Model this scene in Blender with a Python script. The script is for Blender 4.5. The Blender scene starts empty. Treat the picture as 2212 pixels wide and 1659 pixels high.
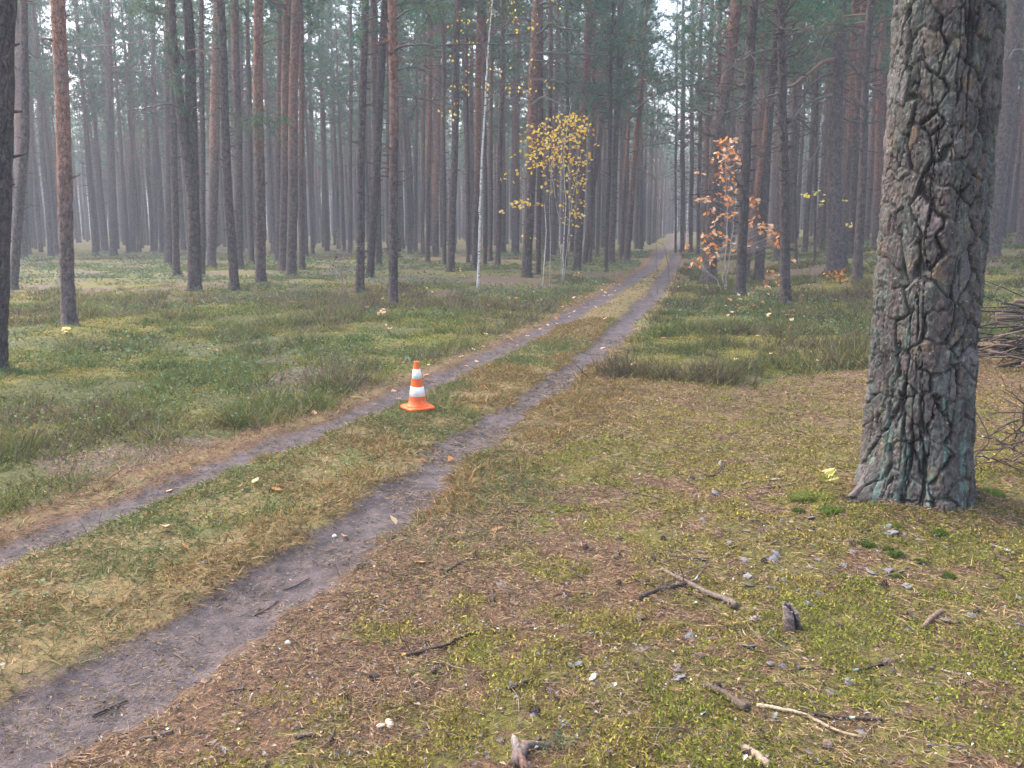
import bpy, math, random
import numpy as np
from mathutils import Vector, Matrix

# ------------------------------------------------------------------ camera, sky, sun, exposure
C = bpy.context.scene.collection
SC = bpy.context.scene
H_EYE = 1.65
F_PX = 887.0
PX = 0.46293 / F_PX
HORIZON = 485.0
PITCH = math.atan((829.5 - HORIZON) * PX)
cam = bpy.data.cameras.new('camera'); co = bpy.data.objects.new('camera', cam); C.objects.link(co)
co.location = (0, 0, H_EYE); co.rotation_euler = (math.pi / 2 - PITCH, 0, 0)
cam.sensor_width = 36; cam.lens = 36 * F_PX / 1024; cam.clip_end = 3000; cam.clip_start = 0.05
SC.camera = co

SUN_EL, SUN_AZ = math.radians(54), math.radians(-62)      # veiled sun high over the trees on the left
w = bpy.data.worlds.new('World'); SC.world = w; w.use_nodes = True
nt = w.node_tree; nt.nodes.clear()
sky = nt.nodes.new('ShaderNodeTexSky'); sky.sky_type = 'NISHITA'; sky.sun_disc = False
sky.sun_elevation = SUN_EL; sky.sun_rotation = SUN_AZ
sky.air_density = 1.0; sky.dust_density = 6.0; sky.ozone_density = 1.0
bg = nt.nodes.new('ShaderNodeBackground'); bg.inputs[1].default_value = 0.15
wo = nt.nodes.new('ShaderNodeOutputWorld')
nt.links.new(sky.outputs[0], bg.inputs[0]); nt.links.new(bg.outputs[0], wo.inputs[0])
sl = bpy.data.lights.new('sun', 'SUN'); sl.energy = 0.5; sl.angle = math.radians(35); sl.color = (1.0, 0.98, 0.955)
so = bpy.data.objects.new('sun', sl); C.objects.link(so)
sd = Vector((math.sin(SUN_AZ) * math.cos(SUN_EL), math.cos(SUN_AZ) * math.cos(SUN_EL), math.sin(SUN_EL)))
so.rotation_euler = sd.to_track_quat('Z', 'Y').to_euler(); so.location = (0, -10, 40)
SC.view_settings.view_transform = 'Standard'; SC.view_settings.look = 'None'
SC.view_settings.gamma = 1.0; SC.view_settings.exposure = 2.2
SC.cycles.use_denoising = True
SC.cycles.max_bounces = 6; SC.cycles.diffuse_bounces = 3; SC.cycles.glossy_bounces = 2
SC.cycles.transmission_bounces = 3; SC.cycles.volume_bounces = 1; SC.cycles.transparent_max_bounces = 4
SC.cycles.caustics_reflective = False; SC.cycles.caustics_refractive = False
SC.cycles.sample_clamp_indirect = 4.0
HAZE_DENSITY = 0.0021

rng = np.random.default_rng(11)
random.seed(5)
pi = math.pi

# ------------------------------------------------------------------ noise
def _hash(i, j, k=0):
    i = i.astype(np.int64); j = j.astype(np.int64)
    h = (i * 374761393 + j * 668265263 + k * 2147483647 + 1013904223) & 0xFFFFFFFF
    h = ((h ^ (h >> 13)) * 1274126177) & 0xFFFFFFFF
    h = ((h ^ (h >> 16)) * 2246822519) & 0xFFFFFFFF
    return ((h ^ (h >> 15)) & 0xFFFFFF) / float(0xFFFFFF)
def vnoise(x, y, k=0, per=None):
    i = np.floor(x); j = np.floor(y); fx = x - i; fy = y - j
    fx = fx * fx * (3 - 2 * fx); fy = fy * fy * (3 - 2 * fy)
    i1 = i + 1
    if per: i, i1 = np.mod(i, per), np.mod(i1, per)
    a = _hash(i, j, k); b = _hash(i1, j, k); c = _hash(i, j + 1, k); d = _hash(i1, j + 1, k)
    return (a * (1 - fx) + b * fx) * (1 - fy) + (c * (1 - fx) + d * fx) * fy
def fbm(x, y, k=0, o=4):
    x = np.asarray(x, float); y = np.asarray(y, float)
    s = 0; a = .5; t = 0
    for q in range(o):
        s = s + a * vnoise(x * 2 ** q + 17.3 * q, y * 2 ** q - 9.1 * q, k + q); t += a; a *= .5
    return s / t
def sstep(a, b, x):
    t = np.clip((x - a) / (b - a), 0, 1); return t * t * (3 - 2 * t)

# ------------------------------------------------------------------ lie of the land
LY = np.array([-40, 2.5, 3.6, 4.7, 5.8, 6.72, 9.3, 12.2, 15, 19.5, 30, 40, 59, 100, 420.])
LX = np.array([-26, -3.75, -3.05, -2.52, -2.2, -1.82, -.94, -.08, .65, 1.85, 4.3, 6.4, 9.9, 18.5, 70.])
RY = np.array([-40, 1.5, 2.85, 3.5, 4.05, 5.1, 6.4, 8.6, 11, 14.2, 22, 30, 41, 54, 100, 420.])
RX = np.array([-20, -2.22, -1.60, -1.33, -1.07, -.77, -.48, .21, .9, 1.7, 3.55, 5.2, 7.5, 9.7, 19.4, 71.])
def _smooth(y, X, Y):
    return (np.interp(y - .5, Y, X) + 2 * np.interp(y, Y, X) + np.interp(y + .5, Y, X)) / 4
def xL(y): return _smooth(y, LX, LY)
def xR(y): return _smooth(y, RX, RY)
def rut_mask(x, y):
    sl_ = np.where(y < 9, .88, .95)
    wob = (fbm(x * 1.7, y * 1.3, 3, 3) - .5) * .20
    fine = (fbm(x * 9, y * 9, 8, 3) - .5) * .16
    ha = np.interp(y, [0, 2.6, 4, 8, 15, 40], [.30, .25, .18, .15, .18, .24])
    dl = np.abs(x - xL(y)) * sl_ + wob + fine; dr = np.abs(x - xR(y)) * sl_ - wob + fine
    m = np.maximum(1 - sstep(ha - .13, ha + .16, dl), 1 - sstep(ha - .14, ha + .15, dr))
    return m
def rise(x, y):
    t = np.maximum(0, x - 7.0 - np.maximum(0, y - 30) * .12) * sstep(12, 24, y)
    return 1.25 * np.tanh(t * .13 / 1.25)
BIG = (2.44, 5.13)
def gz(x, y):
    x = np.asarray(x, float); y = np.asarray(y, float)
    h = rise(x, y)
    far = np.clip(np.hypot(x, y) / 40, 0, 1)
    r = rut_mask(x, y)
    h = h + (fbm(x * .55, y * .55, 21, 3) - .5) * .16 * (1 - r) * (0.35 + far)
    h = h - .055 * r
    mid = (x > xL(y)) & (x < xR(y))
    h = h + np.where(mid, .02 * (1 - r), 0)
    d = np.hypot(x - BIG[0], y - BIG[1])
    h = h + .10 * np.exp(-(d / .62) ** 2) - .03
    h = h + .14 * np.exp(-(np.hypot(x + 6.7, y - 13.3) / .6) ** 2)
    return h
def ray(px, py):
    u = (px - 1106) * PX; v = (829.5 - py) * PX
    return np.array([u, math.cos(PITCH) + v * math.sin(PITCH), -math.sin(PITCH) + v * math.cos(PITCH)])
def hit(px, py):
    """the point of the ground under a point of the 2212-wide picture"""
    d = ray(px, py); t = .5
    prev = 0
    for i in range(4000):
        p = d * t
        if H_EYE + p[2] < float(gz(p[0], p[1])):
            lo, hi = prev, t
            for _ in range(30):
                m = (lo + hi) / 2; q = d * m
                if H_EYE + q[2] < float(gz(q[0], q[1])): hi = m
                else: lo = m
            q = d * hi
            return np.array([q[0], q[1], float(gz(q[0], q[1]))])
        prev = t; t += .05 + t * .004
        if t > 300: break
    q = d * t
    return np.array([q[0], q[1], float(gz(q[0], q[1]))])
def at_depth(px, py, Y):
    d = ray(px, py); q = d * (Y / d[1]); return np.array([q[0], q[1], H_EYE + q[2]])

# ------------------------------------------------------------------ mesh helpers
def fast_mesh(name, V, F, col=None, smooth=False, fl=None):
    V = np.ascontiguousarray(V, dtype=np.float32); F = np.ascontiguousarray(F, dtype=np.int32)
    me = bpy.data.meshes.new(name)
    n, k = F.shape
    me.vertices.add(len(V)); me.vertices.foreach_set('co', V.ravel())
    me.loops.add(n * k); me.loops.foreach_set('vertex_index', F.ravel())
    me.polygons.add(n); me.polygons.foreach_set('loop_start', np.arange(0, n * k, k, dtype=np.int32))
    me.polygons.foreach_set('loop_total', np.full(n, k, dtype=np.int32))
    if smooth: me.polygons.foreach_set('use_smooth', np.ones(n, dtype=bool))
    if col is not None:
        a = me.color_attributes.new('col', 'FLOAT_COLOR', 'POINT')
        c = np.ones((len(V), 4), np.float32); c[:, :col.shape[1]] = col
        a.data.foreach_set('color', c.ravel())
    for nm, arr in (fl or {}).items():
        a = me.attributes.new(nm, 'FLOAT', 'POINT'); a.data.foreach_set('value', np.ascontiguousarray(arr, dtype=np.float32))
    me.update(calc_edges=True)
    return me
def link(name, me, m, parent=None, loc=None):
    o = bpy.data.objects.new(name, me); C.objects.link(o)
    if m is not None and len(me.materials) == 0: me.materials.append(m)
    if parent is not None: o.parent = parent
    if loc is not None: o.location = loc
    return o
def tag(o, label=None, cat=None, group=None, kind=None):
    if label: o['label'] = label
    if cat: o['category'] = cat
    if group: o['group'] = group
    if kind: o['kind'] = kind
    return o
def thing(name, label, cat, loc=(0, 0, 0), group=None):
    o = bpy.data.objects.new(name, None); C.objects.link(o); o.location = loc; o.empty_display_size = .1
    return tag(o, label, cat, group)

class MB:
    """collects tubes and polygons into one triangle mesh with a colour for each vertex"""
    def __init__(s): s.V = []; s.F = []; s.c = []; s.n = 0
    def add(s, V, F, col=(1, 1, 1)):
        V = np.asarray(V, float); F = np.asarray(F, int)
        if F.shape[1] == 4: F = np.concatenate([F[:, [0, 1, 2]], F[:, [0, 2, 3]]])
        s.V.append(V); s.F.append(F + s.n); s.n += len(V)
        c = np.asarray(col, float)
        s.c.append(np.tile(c, (len(V), 1)) if c.ndim == 1 else c)
    def tube(s, P, R, sides=6, col=(1, 1, 1), cap=True, jit=0., rg=None):
        V, F = tube(P, R, sides, cap, jit, rg); s.add(V, F, col)
    def arrays(s):
        if not s.V: return np.zeros((0, 3)), np.zeros((0, 3), int), np.zeros((0, 3))
        return np.concatenate(s.V), np.concatenate(s.F), np.concatenate(s.c)
    def mesh(s, name, smooth=True, fl=None):
        V, F, c = s.arrays(); return fast_mesh(name, V, F, c, smooth, fl)
def tube(P, R, sides=6, cap=True, jit=0., rg=None):
    P = np.asarray(P, float); n = len(P); R = np.broadcast_to(np.asarray(R, float), (n,))
    T = np.gradient(P, axis=0); T /= np.linalg.norm(T, axis=1)[:, None] + 1e-9
    ref = np.array([1., 0, 0]) if abs(T[0, 0]) < .8 else np.array([0, 1., 0])
    A = np.cross(T, ref); A /= np.linalg.norm(A, axis=1)[:, None] + 1e-9
    B = np.cross(T, A)
    th = np.arange(sides) * 2 * pi / sides
    rad = R[:, None] * np.ones(sides)
    if jit: rad = rad * (1 + jit * ((rg or rng).random((n, sides)) - .5) * 2)
    V = P[:, None, :] + rad[..., None] * (np.cos(th)[None, :, None] * A[:, None, :] + np.sin(th)[None, :, None] * B[:, None, :])
    V = V.reshape(-1, 3)
    i = np.arange(n - 1)[:, None] * sides; j = np.arange(sides)[None, :]; j1 = (j + 1) % sides
    F = np.stack([i + j, i + j1, i + sides + j1, i + sides + j], -1).reshape(-1, 4)
    F = np.concatenate([F[:, [0, 1, 2]], F[:, [0, 2, 3]]])
    if cap:
        V = np.concatenate([V, P[:1], P[-1:]]); c0, c1 = n * sides, n * sides + 1; j = np.arange(sides); j1 = (j + 1) % sides
        F = np.concatenate([F, np.stack([np.full(sides, c0), j1, j], -1), np.stack([np.full(sides, c1), (n - 1) * sides + j, (n - 1) * sides + j1], -1)])
    return V, F
def wander(p0, d, L, n, kink, rg, up=0.):
    P = [np.array(p0, float)]; d = np.array(d, float); d /= np.linalg.norm(d)
    for i in range(n):
        d = d + rg.normal(0, kink, 3) + np.array([0, 0, up]); d /= np.linalg.norm(d)
        P.append(P[-1] + d * L / n)
    return np.array(P), d
def grow(mb, p0, d, L, r, lev, rg, kink=.18, up=0., col=(1, 1, 1), kids=(3, 5), spread=.9, tips=None, lenf=.55, sides=5, rmin=.0015):
    n = max(3, int(4 + L * 2)) if lev > 0 else 3
    P, dd = wander(p0, d, L, n, kink, rg, up)
    mb.tube(P, np.maximum(np.linspace(r, r * .35, n + 1), rmin), sides if lev > 0 else 3, col, cap=False)
    if tips is not None and lev == 0: tips.append((P[-1], dd)); tips.append((P[len(P) // 2], dd))
    if lev == 0: return P
    for k in range(rg.integers(kids[0], kids[1] + 1)):
        t = rg.uniform(.25, 1.0); q = t * n; i = min(int(q), n - 1); p = P[i] + (P[i + 1] - P[i]) * (q - i)
        a = P[min(i + 1, n)] - P[i]; a /= np.linalg.norm(a)
        sd_ = rg.normal(0, 1, 3); sd_ -= a * sd_.dot(a); sd_ /= np.linalg.norm(sd_)
        nd = a * (1 - spread * .5) + sd_ * spread
        grow(mb, p, nd, L * lenf * rg.uniform(.6, 1.1) * (1.15 - t * .5), max(r * .55 * (1.1 - .5 * t), rmin), lev - 1, rg, kink, up, col, kids, spread, tips, lenf, max(3, sides - 1), rmin)
    return P

def blades(P, D, L, W, bend=None, seg2=True):
    """n strips: P base points, D unit directions, L lengths, W widths; bend: extra sideways offset of the tip"""
    n = len(P); L = np.broadcast_to(L, (n,))[:, None]; W = np.broadcast_to(W, (n,))[:, None]
    side = np.cross(D, rng.normal(0, 1, (n, 3))); side /= np.linalg.norm(side, axis=1)[:, None] + 1e-9
    if bend is None: bend = np.zeros((n, 3))
    if seg2:
        M = P + D * L * .55 + bend * .3; T = P + D * L + bend
        V = np.stack([P - side * W * .5, P + side * W * .5, M - side * W * .42, M + side * W * .42, T], 1)
        f = np.array([[0, 1, 3], [0, 3, 2], [2, 3, 4]]); k = 5
    else:
        V = np.stack([P - side * W * .5, P + side * W * .5, P + D * L + bend], 1); f = np.array([[0, 1, 2]]); k = 3
    F = (np.arange(n)[:, None, None] * k + f[None]).reshape(-1, 3)
    return V.reshape(-1, 3), F, k
def diamonds(P, D, N, L, W, fold=.15):
    """leaf-shaped quads: base P, length direction D, normal N"""
    n = len(P); L = np.broadcast_to(L, (n,))[:, None]; W = np.broadcast_to(W, (n,))[:, None]
    S = np.cross(D, N); S /= np.linalg.norm(S, axis=1)[:, None] + 1e-9
    V = np.stack([P, P + D * L * .45 + S * W * .5 + N * L * fold, P + D * L, P + D * L * .45 - S * W * .5 + N * L * fold], 1)
    F = (np.arange(n)[:, None, None] * 4 + np.array([[0, 1, 2], [0, 2, 3]])[None]).reshape(-1, 3)
    return V.reshape(-1, 3), F
def unit(v): return v / (np.linalg.norm(v, axis=-1, keepdims=True) + 1e-9)
def pick(cols, n, jit=.15):
    cols = np.asarray(cols, float); c = cols[rng.integers(0, len(cols), n)]
    return np.clip(c * (1 + rng.normal(0, jit, (n, 1))), .004, 1)

# ------------------------------------------------------------------ materials
def new_mat(name, rough=.85, spec=.25):
    m = bpy.data.materials.new(name); m.use_nodes = True; t = m.node_tree
    b = t.nodes['Principled BSDF']; b.inputs['Roughness'].default_value = rough
    b.inputs['Specular IOR Level'].default_value = spec
    return m, t, b
def N(t, typ, **kw):
    n = t.nodes.new(typ)
    for k, v in kw.items():
        if k in n.inputs.keys(): n.inputs[k].default_value = v
        else: setattr(n, k, v)
    return n
def mixc(t, f, a, b, mode='MIX'):
    n = t.nodes.new('ShaderNodeMix'); n.data_type = 'RGBA'; n.blend_type = mode
    for sock, v in ((n.inputs[0], f), (n.inputs[6], a), (n.inputs[7], b)):
        if hasattr(v, 'links') or isinstance(v, bpy.types.NodeSocket): t.links.new(v, sock)
        else: sock.default_value = v if not isinstance(v, tuple) else (*v, 1)[:4]
    return n.outputs[2]
def mathn(t, op, a, b=None, c=None, clamp=False):
    n = t.nodes.new('ShaderNodeMath'); n.operation = op; n.use_clamp = clamp
    for i, v in enumerate((a, b, c)):
        if v is None: continue
        if isinstance(v, bpy.types.NodeSocket): t.links.new(v, n.inputs[i])
        else: n.inputs[i].default_value = v
    return n.outputs[0]
def mapr(t, v, a, b, c=0., d=1.):
    n = t.nodes.new('ShaderNodeMapRange'); n.interpolation_type = 'SMOOTHSTEP'
    t.links.new(v, n.inputs[0]); n.inputs[1].default_value = a; n.inputs[2].default_value = b; n.inputs[3].default_value = c; n.inputs[4].default_value = d
    return n.outputs[0]
def noise(t, vec, scale, detail=4, rough=.6, w4=None):
    n = t.nodes.new('ShaderNodeTexNoise'); n.inputs['Scale'].default_value = scale; n.inputs['Detail'].default_value = detail; n.inputs['Roughness'].default_value = rough
    if vec is not None: t.links.new(vec, n.inputs['Vector'])
    return n.outputs[0]
def attr(t, name, out='Fac'):
    n = t.nodes.new('ShaderNodeAttribute'); n.attribute_name = name; return n.outputs[out]
def bump(t, b, hgt, strength=.5, dist=.02):
    n = t.nodes.new('ShaderNodeBump'); n.inputs['Strength'].default_value = strength; n.inputs['Distance'].default_value = dist
    t.links.new(hgt, n.inputs['Height']); t.links.new(n.outputs[0], b.inputs['Normal'])
def colmat(name, rough=.8, spec=.2, transl=0., mult=None):
    """vertex-coloured: every blade, leaf or twig has its own colour"""
    m, t, b = new_mat(name, rough, spec)
    c = attr(t, 'col', 'Color')
    t.links.new(c, b.inputs['Base Color'])
    if transl > 0:
        tr = t.nodes.new('ShaderNodeBsdfTranslucent'); t.links.new(c, tr.inputs[0])
        mx = t.nodes.new('ShaderNodeMixShader'); mx.inputs[0].default_value = transl
        t.links.new(b.outputs[0], mx.inputs[1]); t.links.new(tr.outputs[0], mx.inputs[2])
        t.links.new(mx.outputs[0], t.nodes['Material Output'].inputs[0])
    return m
def solid(name, col, rough=.6, spec=.3, var=.0, scale=30):
    m, t, b = new_mat(name, rough, spec)
    if var:
        tc = t.nodes.new('ShaderNodeTexCoord')
        f = noise(t, tc.outputs['Object'], scale)
        c = mixc(t, mapr(t, f, .35, .7), tuple(x * (1 - var) for x in col), tuple(min(1, x * (1 + var * .4)) for x in col))
        t.links.new(c, b.inputs['Base Color']); bump(t, b, f, .25, .004)
    else: b.inputs['Base Color'].default_value = (*col, 1)
    return m

def bark_mat(name, by_attr):
    """Scots pine: grey-brown plates below, thin orange bark above. The object colour of each tree holds
    the height where it turns orange (R, in 20 m), how red it is (G) and how light (B)."""
    m, t, b = new_mat(name, .9, .2)
    hz = attr(t, 'hz'); geo = t.nodes.new('ShaderNodeTexCoord').outputs['Object']
    if by_attr:
        sep = t.nodes.new('ShaderNodeSeparateColor'); t.links.new(attr(t, 'col', 'Color'), sep.inputs[0])
    else:
        oi = t.nodes.new('ShaderNodeObjectInfo'); sep = t.nodes.new('ShaderNodeSeparateColor'); t.links.new(oi.outputs['Color'], sep.inputs[0])
    mp = t.nodes.new('ShaderNodeMapping'); mp.inputs['Scale'].default_value = (1, 1, .28); t.links.new(geo, mp.inputs[0])
    warp = noise(t, mp.outputs[0], 7, 3)
    va = t.nodes.new('ShaderNodeVectorMath'); va.operation = 'MULTIPLY_ADD'
    t.links.new(warp, va.inputs[0]); va.inputs[1].default_value = (.16, .16, .16); t.links.new(mp.outputs[0], va.inputs[2])
    vo = t.nodes.new('ShaderNodeTexVoronoi'); vo.feature = 'DISTANCE_TO_EDGE'; vo.inputs['Scale'].default_value = 26; t.links.new(va.outputs[0], vo.inputs['Vector'])
    vc = t.nodes.new('ShaderNodeTexVoronoi'); vc.feature = 'F1'; vc.inputs['Scale'].default_value = 26; t.links.new(va.outputs[0], vc.inputs['Vector'])
    cs = t.nodes.new('ShaderNodeSeparateColor'); t.links.new(vc.outputs['Color'], cs.inputs[0])
    n1 = noise(t, geo, 2.2, 5); n2 = noise(t, geo, 38, 4, .7)
    low = mixc(t, mathn(t, 'ADD', mathn(t, 'MULTIPLY', cs.outputs[0], .5), mathn(t, 'MULTIPLY_ADD', noise(t, mp.outputs[0], 60, 4, .75), 1.6, -.55), None, True), (.062, .050, .050), (.165, .130, .122))
    low = mixc(t, mathn(t, 'MULTIPLY', mapr(t, n2, .5, .72), .7), low, (.20, .19, .185))
    low = mixc(t, mathn(t, 'MULTIPLY', mapr(t, n1, .5, .68), .35), low, (.12, .145, .12))        # algae and lichen
    low = mixc(t, mathn(t, 'MULTIPLY', mapr(t, vo.outputs['Distance'], .0, .05, .85, 0), mapr(t, n1, .35, .6)), low, (.048, .04, .037))     # darker along the plate edges
    up = mixc(t, mapr(t, n2, .3, .7), (.20, .103, .072), (.345, .19, .14))
    up = mixc(t, mathn(t, 'MULTIPLY', mapr(t, n1, .46, .62), .6), up, (.20, .15, .13))
    h2 = mathn(t, 'SUBTRACT', hz, mathn(t, 'MULTIPLY', sep.outputs[0], 20.0))
    h2 = mathn(t, 'ADD', h2, mathn(t, 'MULTIPLY_ADD', n1, 4.0, -2.0))
    f = mathn(t, 'MULTIPLY', mapr(t, h2, -1.6, 1.6), sep.outputs[1])
    c = mixc(t, f, low, up)
    n5 = noise(t, geo, 11, 6, .7)
    c = mixc(t, 1.0, c, mixc(t, mapr(t, n5, .32, .68), (.60, .60, .62), (1.28, 1.24, 1.2)), 'MULTIPLY')
    val = t.nodes.new('ShaderNodeHueSaturation'); t.links.new(c, val.inputs['Color'])
    t.links.new(mathn(t, 'MULTIPLY', sep.outputs[2], 1.3), val.inputs['Value'])
    t.links.new(val.outputs[0], b.inputs['Base Color'])
    hgt = mathn(t, 'ADD', mapr(t, vo.outputs['Distance'], .0, .08), mathn(t, 'MULTIPLY', n2, .5))
    bump(t, b, hgt, 1.0, .04)
    return m
M = {}
M['bark'] = bark_mat('pine_bark', False)
M['bark_far'] = bark_mat('far_pine_bark', True)
M['needles'] = colmat('pine_needles', .75, .15, .30)
M['leaf'] = colmat('autumn_leaf', .6, .25, .5)
M['herb'] = colmat('herb', .8, .12, .22)
M['dead'] = colmat('dead_wood', .85, .22)
M['litter'] = colmat('litter', .75, .25)

def twig_mat():
    m, t, b = new_mat('stick_bark', .85, .25)
    c = attr(t, 'col', 'Color'); g = t.nodes.new('ShaderNodeTexCoord').outputs['Object']
    n1 = noise(t, g, 90, 4, .7); n2 = noise(t, g, 22, 3)
    k = mixc(t, mapr(t, n1, .35, .7), (.55, .55, .55), (1.25, 1.2, 1.15))
    c2 = mixc(t, 1.0, c, k, 'MULTIPLY')
    c2 = mixc(t, mapr(t, n2, .64, .70), c2, (.36, .43, .38))      # lichen flecks
    t.links.new(c2, b.inputs['Base Color']); bump(t, b, n1, .6, .006)
    return m
M['stick'] = twig_mat()

def ground_mat():
    m, t, b = new_mat('forest_floor', .9, .25)
    P = t.nodes.new('ShaderNodeNewGeometry').outputs['Position']
    rut, moss, lit, heath, grass = (attr(t, a) for a in ('rut', 'moss', 'litter', 'heath', 'grassy'))
    a1 = noise(t, P, 1.3, 5, .65); a2 = noise(t, P, 9, 5, .65); a3 = noise(t, P, 55, 5, .7); a4 = noise(t, P, 160, 3, .7)
    a5 = noise(t, P, 26, 5, .75)
    soil = mixc(t, mapr(t, a3, .3, .7), (.06, .045, .036), (.15, .11, .08))
    need = mixc(t, mapr(t, a3, .36, .64), (.055, .036, .025), (.175, .098, .056))
    need = mixc(t, mapr(t, a4, .52, .72), need, (.30, .21, .13))
    need = mixc(t, mapr(t, a5, .56, .70), need, (.065, .048, .04))
    mo = mixc(t, mapr(t, a5, .34, .66), (.055, .052, .014), (.155, .145, .034))
    mo = mixc(t, mapr(t, a4, .5, .72), mo, (.20, .185, .05))
    gr = mixc(t, mapr(t, a5, .34, .66), (.10, .075, .035), (.25, .185, .085))
    gr = mixc(t, mapr(t, a4, .52, .72), gr, (.33, .25, .13))
    gr = mixc(t, mapr(t, a1, .52, .64), gr, mixc(t, mapr(t, a3, .4, .6), (.07, .09, .03), (.15, .17, .06)))
    he = mixc(t, mapr(t, a5, .35, .65), (.035, .042, .014), (.10, .10, .032))
    c = soil
    c = mixc(t, mapr(t, mathn(t, 'ADD', lit, mathn(t, 'MULTIPLY_ADD', a2, .9, -.45)), .35, .65), c, need)
    c = mixc(t, mapr(t, mathn(t, 'ADD', grass, mathn(t, 'MULTIPLY_ADD', a2, .9, -.45)), .35, .65), c, gr)
    c = mixc(t, mapr(t, mathn(t, 'ADD', heath, mathn(t, 'MULTIPLY_ADD', a2, .7, -.35)), .35, .65), c, he)
    c = mixc(t, mapr(t, mathn(t, 'ADD', moss, mathn(t, 'MULTIPLY_ADD', a5, 1.6, -.8)), .36, .66), c, mo)
    sand = mixc(t, mapr(t, a2, .3, .72), (.052, .044, .049), (.116, .100, .108))
    sand = mixc(t, mapr(t, a5, .52, .70), sand, (.055, .043, .039))
    sand = mixc(t, mathn(t, 'MULTIPLY', mapr(t, a4, .52, .66), mapr(t, a2, .40, .62)), sand, (.23, .14, .095))
    rf = mapr(t, mathn(t, 'ADD', rut, mathn(t, 'ADD', mathn(t, 'MULTIPLY_ADD', a2, .9, -.45), mathn(t, 'MULTIPLY_ADD', a5, .7, -.35))), .26, .80)
    c = mixc(t, rf, c, sand)
    t.links.new(c, b.inputs['Base Color'])
    rr = mapr(t, a1, .35, .65, .62, .9); t.links.new(mathn(t, 'SUBTRACT', .92, mathn(t, 'MULTIPLY', rf, mathn(t, 'SUBTRACT', .92, rr))), b.inputs['Roughness'])
    hgt = mathn(t, 'ADD', mathn(t, 'MULTIPLY', a3, .7), mathn(t, 'MULTIPLY', a4, .4))
    bump(t, b, hgt, .9, .03)
    return m
M['ground'] = ground_mat()

# ------------------------------------------------------------------ the ground, one sheet round the camera
def masks(x, y):
    r = rut_mask(x, y); L, R = xL(y), xR(y)
    mid = (x > L) & (x < R)
    left = x < L; right = x > R
    dl = L - x; dr = x - R
    n1 = fbm(x * .45, y * .45, 31, 4); n2 = fbm(x * 1.6, y * 1.6, 41, 4); n3 = fbm(x * .9, y * .9, 55, 3)
    # edge of the heather on the right side of the track
    edge = np.interp(x, [-5, .6, 1.0, 1.6, 2.6, 3.6, 4.5, 7, 30], [13, 11.2, 9.6, 9.25, 9.3, 9.9, 10.9, 13, 16]) + (n2 - .5) * 1.6
    hr = right * sstep(-.15, .25, y - edge) * sstep(.25, .6, dr + (n2 - .5) * .3) 
    hl = left * sstep(.35, .75, dl + (n2 - .5) * .5)
    near = (1 - sstep(16, 24, y + (n1 - .5) * 8))
    heath = np.maximum(hr, hl) * (near * sstep(.30, .46, n1 + .10) + (1 - near) * sstep(.48, .56, n1) * .9)
    heath = np.maximum(heath, hr * near * .85)
    far_moss = (hl + hr) * (sstep(.46, .60, n3) * .75 + .12 * (1 - near) + .15)
    open_r = right * (1 - hr)
    md = sstep(.36, .60, n2 * .27 + n1 * .25 + .48 * fbm(x * 6, y * 6, 47, 3) + .12 * sstep(.0, 2.2, x) - .06 * (1 - sstep(-1.2, .3, x)))
    moss = np.maximum(np.clip(far_moss, 0, 1), open_r * md * sstep(.35, .9, dr) * np.interp(y, [0, 5, 7.5, 10], [1.0, .85, .5, .35]))
    moss = np.where(mid, .25 * sstep(.5, .62, n2), moss)
    grassy = np.where(mid, .85, 0) + left * (1 - hl) * .5 + open_r * (1 - sstep(.2, 1.0, dr)) * .8 * sstep(4.2, 5.6, y) + (1 - near) * (hl + hr) * .35 * sstep(.5, .6, n2)
    litter = np.clip(open_r * .85 + left * (1 - hl) * .45 + .35, 0, 1)
    fl = dict(rut=r, moss=moss * (1 - r), litter=litter, heath=heath * (1 - r), grassy=np.clip(grassy, 0, 1) * (1 - r))
    return fl
def micro(x, y, rm):
    return np.where(np.hypot(x, y) < 30, (fbm(x * 7, y * 7, 61, 4) - .5) * .05 * (1 - .55 * rm), 0)
def gs(x, y):
    x = np.asarray(x, float); y = np.asarray(y, float)
    return gz(x, y) + micro(x, y, rut_mask(x, y))
def build_ground():
    ang = np.concatenate([np.arange(-180, -50, 6.), np.arange(-48, -36, .3), np.arange(-36, 36, .17), np.arange(36, 48, .3), np.arange(50, 180, 6.)])
    a = np.radians(ang); nA = len(a)
    rad = list(np.geomspace(.01, .35, 12))
    while rad[-1] < 400: rad.append(rad[-1] * (1.0045 if rad[-1] < 14 else (1.012 if rad[-1] < 60 else 1.05)))
    rad = np.array(rad[:-1] + [400.]); nR = len(rad)
    X = np.sin(a)[None] * rad[:, None]; Y = np.cos(a)[None] * rad[:, None]
    Z = gz(X, Y)
    rm = rut_mask(X, Y); Z = Z + micro(X, Y, rm)
    V = np.stack([X, Y, Z], -1).reshape(-1, 3)
    i = np.arange(nR - 1)[:, None]; j = np.arange(nA)[None]; j1 = (j + 1) % nA
    F = np.stack([i * nA + j, (i + 1) * nA + j, (i + 1) * nA + j1, i * nA + j1], -1).reshape(-1, 4)
    fl = masks(V[:, 0], V[:, 1])
    # the two ruts are cut out of the sheet and are the path
    isr = (rm.reshape(-1)[F].mean(1) > .5) & (V[F[:, 0], 1] > -5)
    def sub(name, sel, extra=None):
        f = F[sel]; u, inv = np.unique(f, return_inverse=True)
        me = fast_mesh(name, V[u], inv.reshape(f.shape), None, True, {k: v[u] for k, v in fl.items()})
        return tag(link(name, me, M['ground']), kind='structure')
    g = sub('ground', ~isr); p = sub('path', isr)
    g['label'] = 'mossy forest floor of needles heather and grass'; p['label'] = 'two wheel ruts of damp grey sand'
build_ground()

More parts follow.
